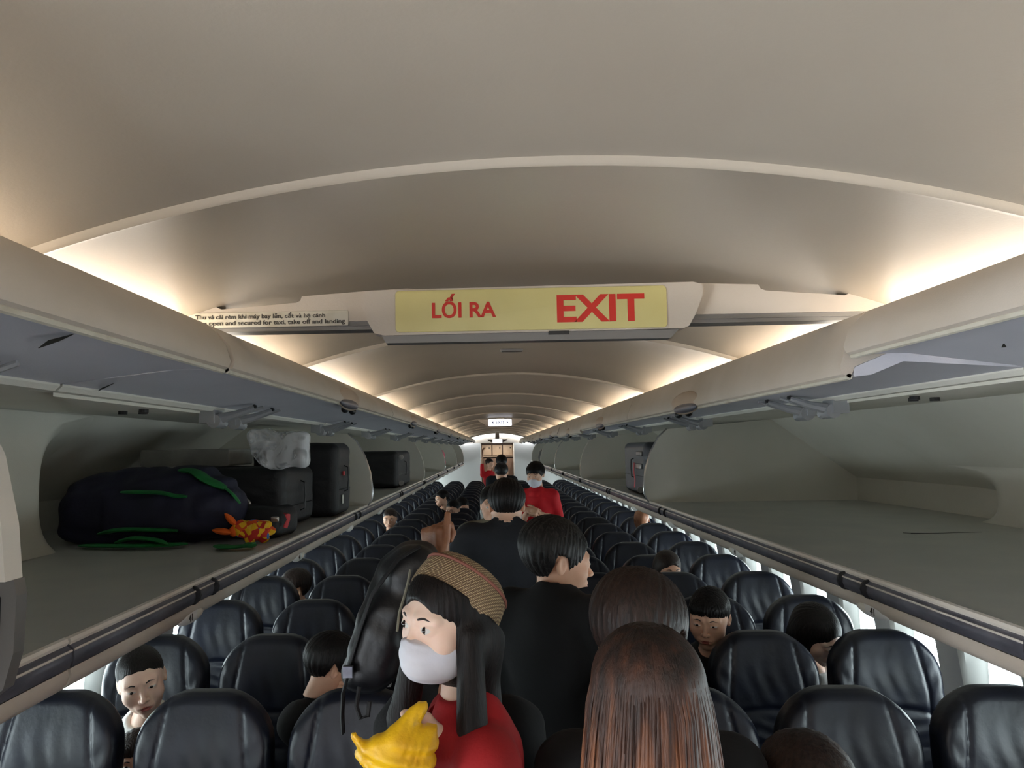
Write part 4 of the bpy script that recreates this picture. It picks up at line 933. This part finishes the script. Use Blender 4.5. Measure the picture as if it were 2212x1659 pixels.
# --- seated, left: smiling person with tied hair, and a child
r, Rh, Hc = person('seated person with tied black hair and white top behind the nearest left seats', (-1.36, 2.93), R(8), (-1.366, 2.77, 1.078), (R(26), R(6), R(-12)), hs=1.03, fem=1, skin='skinpale', hair=('tied', 'hair', -.006), top='whitecloth', seated=True, sw=.16, res=.0032, face_kw=dict(open_=.75, look=(-.001, -.001)), collar=False, legs=True)
r, Rh, Hc = person('small child with brown hair peeking between the nearest left seats, hand at mouth', (-1.33, 2.80), R(5), (-1.314, 2.635, .860), (R(20), R(0), R(-4)), hs=.80, fem=1, skin='skin', hair=('fringe', 'hairbrown', -.006), top='whitecloth', seated=True, sw=.10, depth=.08, sh=.72, legs=False, res=.0032,
    arms=(((-1.27, 2.62, .70), (-1.325, 2.555, .795), dict(dir=(-.1, .0, 1), palm=(0, 1, .2), curl=(.6, .65, .7, .7), scale=.6)), None), face_kw=dict(open_=.9))
# --- seated, right
r, Rh, Hc = person('seated man with combed-down black fringe and dark jacket behind second-row middle seat', (.93, 3.68), R(-10), (.858, 3.43, 1.139), (R(-26), R(12), R(3)), hs=1.08, skin='skin', hair=('fringe', 'hair', -.004), top='blackcloth', seated=True, sw=.19, res=.0034, face_kw=dict(open_=.55, look=(-.001, -.0015)))
r, Rh, Hc = person('seated person with black bobbed hair and white t-shirt, head bowed, by right window', (1.36, 3.66), R(0), (1.318, 3.42, 1.066), (R(34), R(30), R(-8)), hs=1.04, fem=1, skin='skinpale', hair=('bob', 'hair', 0), top='whitecloth', seated=True, sw=.17, res=.0034, face_kw=dict(open_=.15, look=(0, -.003)), collar=False)
b = MB()
pm = [mat('red print', srgb(200, 50, 50), .7), mat('blue print', srgb(70, 90, 190), .7), mat('green print', srgb(60, 140, 70), .7)]
for i, (dx, dz, m_) in enumerate(((-.045, -.215, 0), (-.028, -.235, 1), (-.012, -.255, 2))):
    obj('shirt_print', MB().tube([(1.32 + dx - .008, 3.483 - .005, 1.066 + dz), (1.32 + dx, 3.478 - .005, 1.066 + dz + .006), (1.32 + dx + .010, 3.476 - .005, 1.066 + dz - .008)], .0045, 6), pm[m_], r.children[1] if False else [c for c in r.children if c.name.startswith('shirt')][0])
# --- seated, left aisle: bowed black head and a sheet of paper
r, Rh, Hc = person('seated person with bowed black-haired head and bare forearm by left aisle', (-.58, 2.93), R(60), (-.688, 2.86, 1.10), (R(120), R(18), 0), hs=.98, skin='skin', hair=('short', 'hair', .004), top='blackcloth', seated=True, sw=.16, sh=.975, res=.005,
    arms=(((-.42, 2.82, .84), (-.545, 2.76, .985), dict(dir=(-.6, -.1, .5), palm=(.4, .3, -.6), curl=(.5, .6, .6, .6))), ((-.72, 2.84, .80), (-.66, 2.76, .955), dict(dir=(.8, -.2, .3), palm=(0, .3, -1), curl=(.4, .4, .5, .5)))), sleeve='short')
b = MB().loft([[(-.585, 2.79, 1.045), (-.47, 2.83, 1.035), (-.455, 2.86, 1.10), (-.56, 2.84, 1.112)], [(-.585, 2.792, 1.044), (-.47, 2.832, 1.034), (-.455, 2.862, 1.099), (-.56, 2.842, 1.111)]])
tag(obj('paper_sheet', b, mat('white paper', srgb(205, 205, 208), .8), smooth=False), 'white paper sheet held by the bowed black-haired seated person', 'paper')
# --- standing further aft
r, Rh, Hc = person('cabin attendant in bright red polo shirt and white mask standing right of the aisle', (.35, 7.45), R(-20), (.318, 7.40, 1.632), (R(-22), R(14), 0), skin='skin', hair=('fringe', 'hair', .006), top='redpolo', sh=1.47, sw=.165,
    arms=(((.545, 7.42, 1.20), (.33, 7.28, 1.27), dict(dir=(-1, -.1, .25), palm=(0, .9, -.3), curl=(.55, .6, .65, .7))), ((.20, 7.36, 1.22), (.235, 7.24, 1.31), dict(dir=(.7, -.2, -.2), palm=(0, .6, -.6), curl=(.6, .6, .7, .7)))), sleeve='short', res=.006, face_kw=dict(), collar=True)
mask_on(r, Rh, Hc)
person('person in white top with short greying hair, back view, far down the aisle', (-.02, 9.25), R(180), (.003, 9.2, 1.601), (R(180), R(8), 0), skin='skin', hair=('short', 'hairgrey', .0), top='whitecloth', sh=1.42, sw=.18, res=.007, bres=.016)
person('person with dark hair furthest along the aisle, mostly hidden by heads', (.03, 11.5), R(180), (.028, 11.5, 1.672), (R(180), 0, 0), skin='skin', hair=('short', 'hair', .004), top='greycloth', res=.008, bres=.02)
person('person in khaki top standing in the aisle just behind the charcoal clad person', (-.14, 4.55), R(0), (-.085, 4.5, 1.560), (0, R(5), 0), face_kw=dict(), skin='skin', hair=('short', 'hair', .0), top='khaki', sh=1.44, sw=.17, res=.007, bres=.016, sleeve='short')
person('person in red standing before the aft galley with one arm raised', (-.19, 18.2), R(20), (-.19, 18.2, 1.52), (R(40), 0, 0), fem=1, skin='skin', hair=('older', 'hairbrown', 0), top='redpolo', res=.01, bres=.02,
    arms=(None, ((-.38, 18.2, 1.55), (-.36, 18.15, 1.78), None)), sleeve='short')
# --- seated further aft
def seated(label, x, y, z, yaw, hair, **k):
    d = dict(skin='skin', top='blackcloth', seated=True, sw=.17, res=.008, bres=.018, legs=False, face_kw=dict()); d.update(k)
    return person(label, (x, y + .02), R(0), (x, y - .06, z), (R(yaw), R(8), 0), hair=hair, **d)
rr, Rh, Hc = seated('seated person with high forehead and glasses, left aisle seat well aft', -.595, 9.35, 1.155, -25, ('short', 'hair', -.004), face_kw=dict())
for s in (-1, 1): obj('glasses', MB().tube([tuple(Hc + Rh @ Vector((s * .032 + .021 * math.cos(a), -.105, .004 + .016 * math.sin(a)))) for a in np.linspace(0, 2 * math.pi, 16)], .0018, 5), 'black', rr)
seated('seated person looking sideways, left middle seat well aft of the aisle crowd', -.853, 11.09, 1.18, -60, ('short', 'hair', .0))
seated('seated person half hidden behind seats left of the charcoal back', -.52, 10.36, 1.10, 30, ('older', 'hair', .0))
seated('seated person with bare orange-brown crown, right window side amid ships', 1.455, 8.13, 1.125, 180, None, skin='skindark')
seated('seated person with reddish brown hair over forehead, right middle seat fourth row back', 1.05, 5.13, 1.085, 10, ('bob', 'hairbrown', .0), fem=1, res=.006)
seated('seated person with tousled reddish brown hair leaning by left window', -1.45, 5.20, .965, -60, ('older', 'hairbrown', .006), res=.006)
seated('seated person with short hair and pale forehead far along the left windows', -1.30, 8.87, 1.10, 0, ('short', 'hairbrown', -.004))
person('person at bottom right edge showing only the top of curly dark hair', (.54, 1.62), R(0), (.534, 1.55, 1.183), (0, 0, 0), skin='skin', hair=('older', 'hairbrown', .006), top='blackcloth', seated=True, legs=False, res=.006, bres=.018, face_kw=dict())
# ================================================================ BAGGAGE IN THE OPEN BINS
M.update(navybag=mat('dark navy nylon', srgb(34, 34, 58), .75, col2=srgb(26, 26, 46), scale=9, bump=.35, bscale=70), green=mat('green webbing', srgb(30, 130, 62), .65, col2=srgb(22, 108, 50), scale=20),
 case=mat('black soft suitcase cloth', srgb(34, 34, 37), .6, col2=srgb(26, 26, 28), scale=8, bump=.35, bscale=90), hardcase=mat('dark grey hard shell', srgb(84, 86, 92), .35, .1), greyslab=mat('grey laptop sleeve', srgb(156, 156, 150), .6, col2=srgb(140, 140, 135), scale=12, bump=.2),
 redtag=mat('red tag ribbon', srgb(206, 60, 66), .5), whitetag=mat('white tag', srgb(225, 222, 214), .6), pink=mat('pink cloth', srgb(196, 92, 112), .7), orange=mat('orange felt', srgb(240, 104, 26), .8))
FZ = 1.5555
def suitcase(label, x0, x1, y0, y1, z1, m='case', group=None, soft=.02, ribs=True, z0=None, handle='x'):
    z0 = FZ + .002 if z0 is None else z0
    t = thing('suitcase', label, 'suitcase', ((x0 + x1) / 2, (y0 + y1) / 2, z0), group)
    c = ((x0 + x1) / 2, (y0 + y1) / 2, (z0 + z1) / 2); hs = ((x1 - x0) / 2, (y1 - y0) / 2, (z1 - z0) / 2)
    def f(X, Y, Z):
        d = B_(X, Y, Z, c, hs, min(.045, min(hs) * .6)); 
        if ribs: d = d + .003 * np.exp(-((Z - c[2]) / .006) ** 2) + .0025 * np.exp(-((Z - c[2] - .35 * hs[2]) / .005) ** 2)
        return d + (.0016 * np.sin(40 * X + 5 * np.sin(22 * Z)) * np.sin(33 * Z + 8 * Y) if soft else 0)
    o = netobj('shell', f, tuple(c[i] - hs[i] - .02 for i in range(3)), tuple(c[i] + hs[i] + .02 for i in range(3)), .010, m); o.data.transform(Matrix.Translation(-Vector(t.location))); o.parent = t
    s = 1 if c[0] < 0 else -1; xf = x1 if s > 0 else x0
    ym = (y0 + y1) / 2; zm = (z0 + z1) / 2
    obj('handle', MB().tube([(xf - s * .004, ym, zm - .07), (xf + s * .018, ym, zm - .06), (xf + s * .022, ym, zm), (xf + s * .018, ym, zm + .06), (xf - s * .004, ym, zm + .07)], .007, 8, flat=.6), 'black', t)
    obj('zip', MB().tube([(xf - s * .001, y0 + .04, z0 + (z1 - z0) * .36), (xf + s * .001, y1 - .04, z0 + (z1 - z0) * .36)], .003, 5), 'black', t)
    return t
def wheel_on(t, c, r=.022):
    obj('wheel', MB().tube([(c[0], c[1] - .009, c[2]), (c[0], c[1] + .009, c[2])], r, 14).tube([(c[0], c[1] - .011, c[2]), (c[0], c[1] + .011, c[2])], r * .45, 10), 'metal', t)
# left bin: navy and green rucksack lying down
t = thing('backpack', 'navy rucksack with bright green trim lying in the left bin', 'bag', (-1.41, 2.98, FZ))
def f(X, Y, Z):
    d = B_(X, Y, Z + .14 * np.maximum(0, -X - 1.45), (-1.455, 2.98, 1.702), (.325, .160, .145), .13)
    d = smin(d, E_(X, Y, Z, (-1.18, 2.97, 1.68), (.12, .15, .12)), .05); d = smin(d, B_(X, Y, Z, (-1.385, 2.842, 1.672), (.175, .034, .072), .028), .012); d = smin(d, B_(X, Y, Z, (-1.13, 2.90, 1.68), (.055, .05, .085), .03), .015); d = smax(d, FZ + .002 - Z, .004)
    return d + .006 * np.sin(22 * X + 6 * np.sin(16 * Z)) * np.cos(14 * Z) + .0025 * np.sin(60 * X - 30 * Z)
o = netobj('pack_body', f, (-1.82, 2.78, 1.53), (-1.03, 3.18, 1.87), .010, 'navybag'); o.data.transform(Matrix.Translation(-Vector(t.location))); o.parent = t
def sp(pts, r, fl=.3, nm='trim'): return obj(nm, MB().stube([(x_, y_ - .006, z_ + .004) for x_, y_, z_ in pts], r * 1.9, 8, flat=fl), 'green', t)
sp([(-1.475, 2.815, 1.752), (-1.40, 2.802, 1.752), (-1.32, 2.800, 1.748), (-1.27, 2.802, 1.737), (-1.225, 2.806, 1.733)], .0115, .35)
sp([(-1.29, 2.90, 1.828), (-1.23, 2.89, 1.822), (-1.17, 2.865, 1.79), (-1.10, 2.86, 1.76)], .020, .3)
sp([(-1.10, 2.86, 1.76), (-1.07, 2.86, 1.735), (-1.045, 2.87, 1.70)], .008, .3)
sp([(-1.55, 2.80, 1.60), (-1.47, 2.785, 1.615), (-1.36, 2.78, 1.615), (-1.25, 2.785, 1.610)], .014, .3)
sp([(-1.60, 2.77, 1.562), (-1.50, 2.72, 1.566), (-1.38, 2.70, 1.567), (-1.28, 2.72, 1.566), (-1.2, 2.76, 1.565)], .013, .3)
sp([(-1.45, 2.735, 1.575), (-1.38, 2.71, 1.592), (-1.30, 2.70, 1.588), (-1.25, 2.71, 1.57)], .013, .3, 'strap')
st = sp([(-1.07, 2.71, 1.564), (-1.02, 2.66, 1.564), (-.985, 2.66, 1.565), (-.93, 2.70, 1.566)], .017, .2, 'strap')
obj('buckle', MB().box(-.965, -.935, 2.67, 2.71, 1.562, 1.577), 'green', st, smooth=False)
# plush toy
t = thing('plush_toy', 'multicoloured plush toy with two orange ears leaning on navy rucksack', 'toy', (-1.0, 2.85, FZ))
m = mat('multicolour plush', srgb(230, 180, 40), .9, bump=.6, scale=20, bscale=160); nt = m.node_tree; v = nt.nodes.new('ShaderNodeTexVoronoi'); v.inputs['Scale'].default_value = 52; nt.links.new(nt.nodes['Texture Coordinate'].outputs['Object'], v.inputs['Vector'])
sx_ = nt.nodes.new('ShaderNodeSeparateColor'); rp = nt.nodes.new('ShaderNodeValToRGB'); rp.color_ramp.interpolation = 'CONSTANT'
for i, (p_, c_) in enumerate(((0, (235, 180, 30)), (.26, (222, 86, 34)), (.46, (60, 110, 180)), (.60, (236, 190, 60)), (.74, (200, 50, 40)))):
    e = rp.color_ramp.elements[i] if i < 2 else rp.color_ramp.elements.new(p_); e.position = p_; e.color = srgb(*c_)
nt.links.new(v.outputs['Color'], sx_.inputs[0]); nt.links.new(sx_.outputs[0], rp.inputs[0]); nt.links.new(rp.outputs[0], nt.nodes['Principled BSDF'].inputs['Base Color'])
def f(X, Y, Z):
    d = E_(X, Y, Z, (-.985, 2.85, 1.605), (.055, .045, .040)); d = smin(d, E_(X, Y, Z, (-1.030, 2.83, 1.612), (.032, .03, .034)), .015)
    for c in ((-.935, 2.84, 1.625), (-.945, 2.84, 1.575), (-.99, 2.815, 1.572), (-.93, 2.87, 1.60)): d = smin(d, E_(X, Y, Z, c, (.020, .018, .017)), .012)
    return smax(d, FZ + .001 - Z, .003) + .0012 * np.sin(160 * X) * np.sin(150 * Z)
o = netobj('plush_body', f, (-1.08, 2.78, 1.54), (-.90, 2.91, 1.67), .0045, m); o.data.transform(Matrix.Translation(-Vector(t.location))); o.parent = t
obj('snout', MB().ell((-1.052, 2.815, 1.605), (.018, .016, .020), 14, 10), 'orange', t)
for a, b_ in (((-1.045, 2.825, 1.625), (-1.085, 2.81, 1.672)), ((-1.055, 2.815, 1.600), (-1.128, 2.80, 1.612))):
    A, B2 = Vector(a), Vector(b_); obj('ear', MB().tube([tuple(A.lerp(B2, q)) for q in np.linspace(0, 1, 7)], [.010, .020, .0265, .028, .025, .018, .005], 12, flat=.45), 'orange', t)
# suitcases
t = suitcase('wide black suitcase lying flat behind the multicoloured plush toy', -1.60, -.985, 3.26, 3.80, 1.83)
obj('badge', MB().tube([(-1.155 + .022 * math.cos(a), 3.252, 1.668 + .026 * math.sin(a)) for a in np.linspace(0, 2 * math.pi, 16)], .007, 6), 'metal', t)
tag(obj('laptop_sleeve', MB().rbox(-1.72, -1.30, 3.46, 3.80, 1.836, 1.915, .012), 'greyslab', None, loc=(-1.5, 3.6, 1.836)), 'grey flat case lying on top of the wide black suitcase', 'case')
t = suitcase('upright black suitcase with grip and red tag next to the left bin divider', -1.34, -.888, 3.90, 4.26, 1.94)
obj('tag', MB().box(-.885, -.882, 3.99, 4.02, 1.62, 1.665), 'whitetag', t, smooth=False); obj('tag', MB().rbox(-.884, -.876, 4.00, 4.03, 1.765, 1.79, .004), 'redtag', t)
t = thing('holdall', 'small black holdall with clasps and red tag beside the plush toy', 'bag', (-1.02, 3.10, FZ))
def f(X, Y, Z): return smax(B_(X, Y, Z, (-1.03, 3.09, 1.615), (.12, .12, .062), .045), FZ + .001 - Z, .003) + .004 * np.sin(30 * X + 20 * Y)
o = netobj('pouch', f, (-1.18, 2.94, 1.54), (-.88, 3.24, 1.70), .008, 'case'); o.data.transform(Matrix.Translation(-Vector(t.location))); o.parent = t
obj('clasp', MB().rbox(-.955, -.925, 2.955, 2.967, 1.625, 1.645, .004), 'metal', t); obj('tag', MB().rbox(-1.0, -.965, 2.950, 2.962, 1.61, 1.632, .003), 'whitetag', t)
obj('ribbon', MB().tube([(-.915, 3.0, 1.655), (-.895, 2.98, 1.65), (-.892, 2.98, 1.63), (-.905, 2.98, 1.60)], [.004, .012, .007, .010], 8, flat=.4), 'redtag', t)
# crumpled clear plastic bag
t = thing('plastic_bag', 'crumpled clear plastic bag hanging over the wide black suitcase', 'bag', (-1.03, 3.3, 1.80))
pm = bpy.data.materials.new('clear crinkled plastic'); pm.use_nodes = True; nt = pm.node_tree; b = nt.nodes['Principled BSDF']; b.inputs['Base Color'].default_value = (.95, .97, 1, 1); b.inputs['Roughness'].default_value = .35
tcn = nt.nodes.new('ShaderNodeTexCoord'); nn = nt.nodes.new('ShaderNodeTexNoise'); nn.inputs['Scale'].default_value = 11; nn.inputs['Distortion'].default_value = 2; nt.links.new(tcn.outputs['Object'], nn.inputs['Vector'])
rp = nt.nodes.new('ShaderNodeValToRGB'); rp.color_ramp.elements[0].position = .36; rp.color_ramp.elements[0].color = (.06, .06, .06, 1); rp.color_ramp.elements[1].position = .56; rp.color_ramp.elements[1].color = (.80, .80, .80, 1); nt.links.new(nn.outputs['Fac'], rp.inputs[0]); nt.links.new(rp.outputs[0], b.inputs['Alpha'])
def f(X, Y, Z):
    zz = Z + .9 * np.abs(X + 1.055) * (X < -1.055) + .25 * np.maximum(0, X + .98)
    d = B_(X, Y + .1 * (Z - 1.88), Z, (-1.00, 3.22, 1.905), (.125, .035, .085), .03); d = smax(d, 1.815 + np.abs(X + 1.03) * .75 * (X < -1.03) + .12 * np.maximum(0, X + .97) - Z, .01)
    d = d + .008 * np.sin(20 * X + 4 * np.sin(14 * Z)) + .003 * np.sin(70 * X - 18 * Z)
    return d
o = netobj('film', f, (-1.17, 3.12, 1.80), (-.84, 3.30, 2.0), .005, pm); o.data.transform(Matrix.Translation(-Vector(t.location))); o.parent = t
o = suitcase('black suitcase with wheels outward in the second left bin compartment', -1.55, -.935, 6.70, 7.70, 1.885); wheel_on(o, (-.915, 6.78, 1.60)); wheel_on(o, (-.915, 6.78, 1.83))
o = suitcase('dark grey suitcase with steel fittings and red ribbon in the right bin', .935, 1.50, 5.15, 5.95, 1.925, m='hardcase', soft=0)
obj('fitting', MB().rbox(.918, .934, 5.20, 5.36, 1.83, 1.86, .005).rbox(.918, .934, 5.22, 5.40, 1.74, 1.775, .005), 'metal', o); obj('ribbon', MB().tube([(.915, 5.42, 1.78), (.912, 5.43, 1.72), (.914, 5.40, 1.66), (.912, 5.42, 1.61)], .012, 8, flat=.3), 'redtag', o); wheel_on(o, (.915, 5.22, 1.60))
t = thing('cloth_bag', 'pinkish cloth bag standing deep in the left bin row', 'bag', (-1.0, 12.6, FZ))
def f(X, Y, Z): return smax(E_(X, Y, Z, (-1.0, 12.6, 1.70), (.10, .26, .21)) + .01 * np.sin(40 * Z + 20 * Y), FZ + .002 - Z, .004)
o = netobj('sack', f, (-1.13, 12.3, 1.53), (-.87, 12.9, 1.93), .014, 'pink'); o.data.transform(Matrix.Translation(-Vector(t.location))); o.parent = t
t = thing('cloth_bag', 'black shoulder bag at the front edge of a far right bin', 'bag', (.98, 15.9, FZ))
def f(X, Y, Z): return smax(E_(X, Y, Z, (.99, 16.6, 1.68), (.10, .40, .17)) + .01 * np.sin(40 * Z + 20 * Y), FZ + .002 - Z, .004)
t.location = (.99, 16.6, FZ)
o = netobj('sack', f, (.86, 16.15, 1.53), (1.12, 17.05, 1.88), .018, 'case'); o.data.transform(Matrix.Translation(-Vector(t.location))); o.parent = t
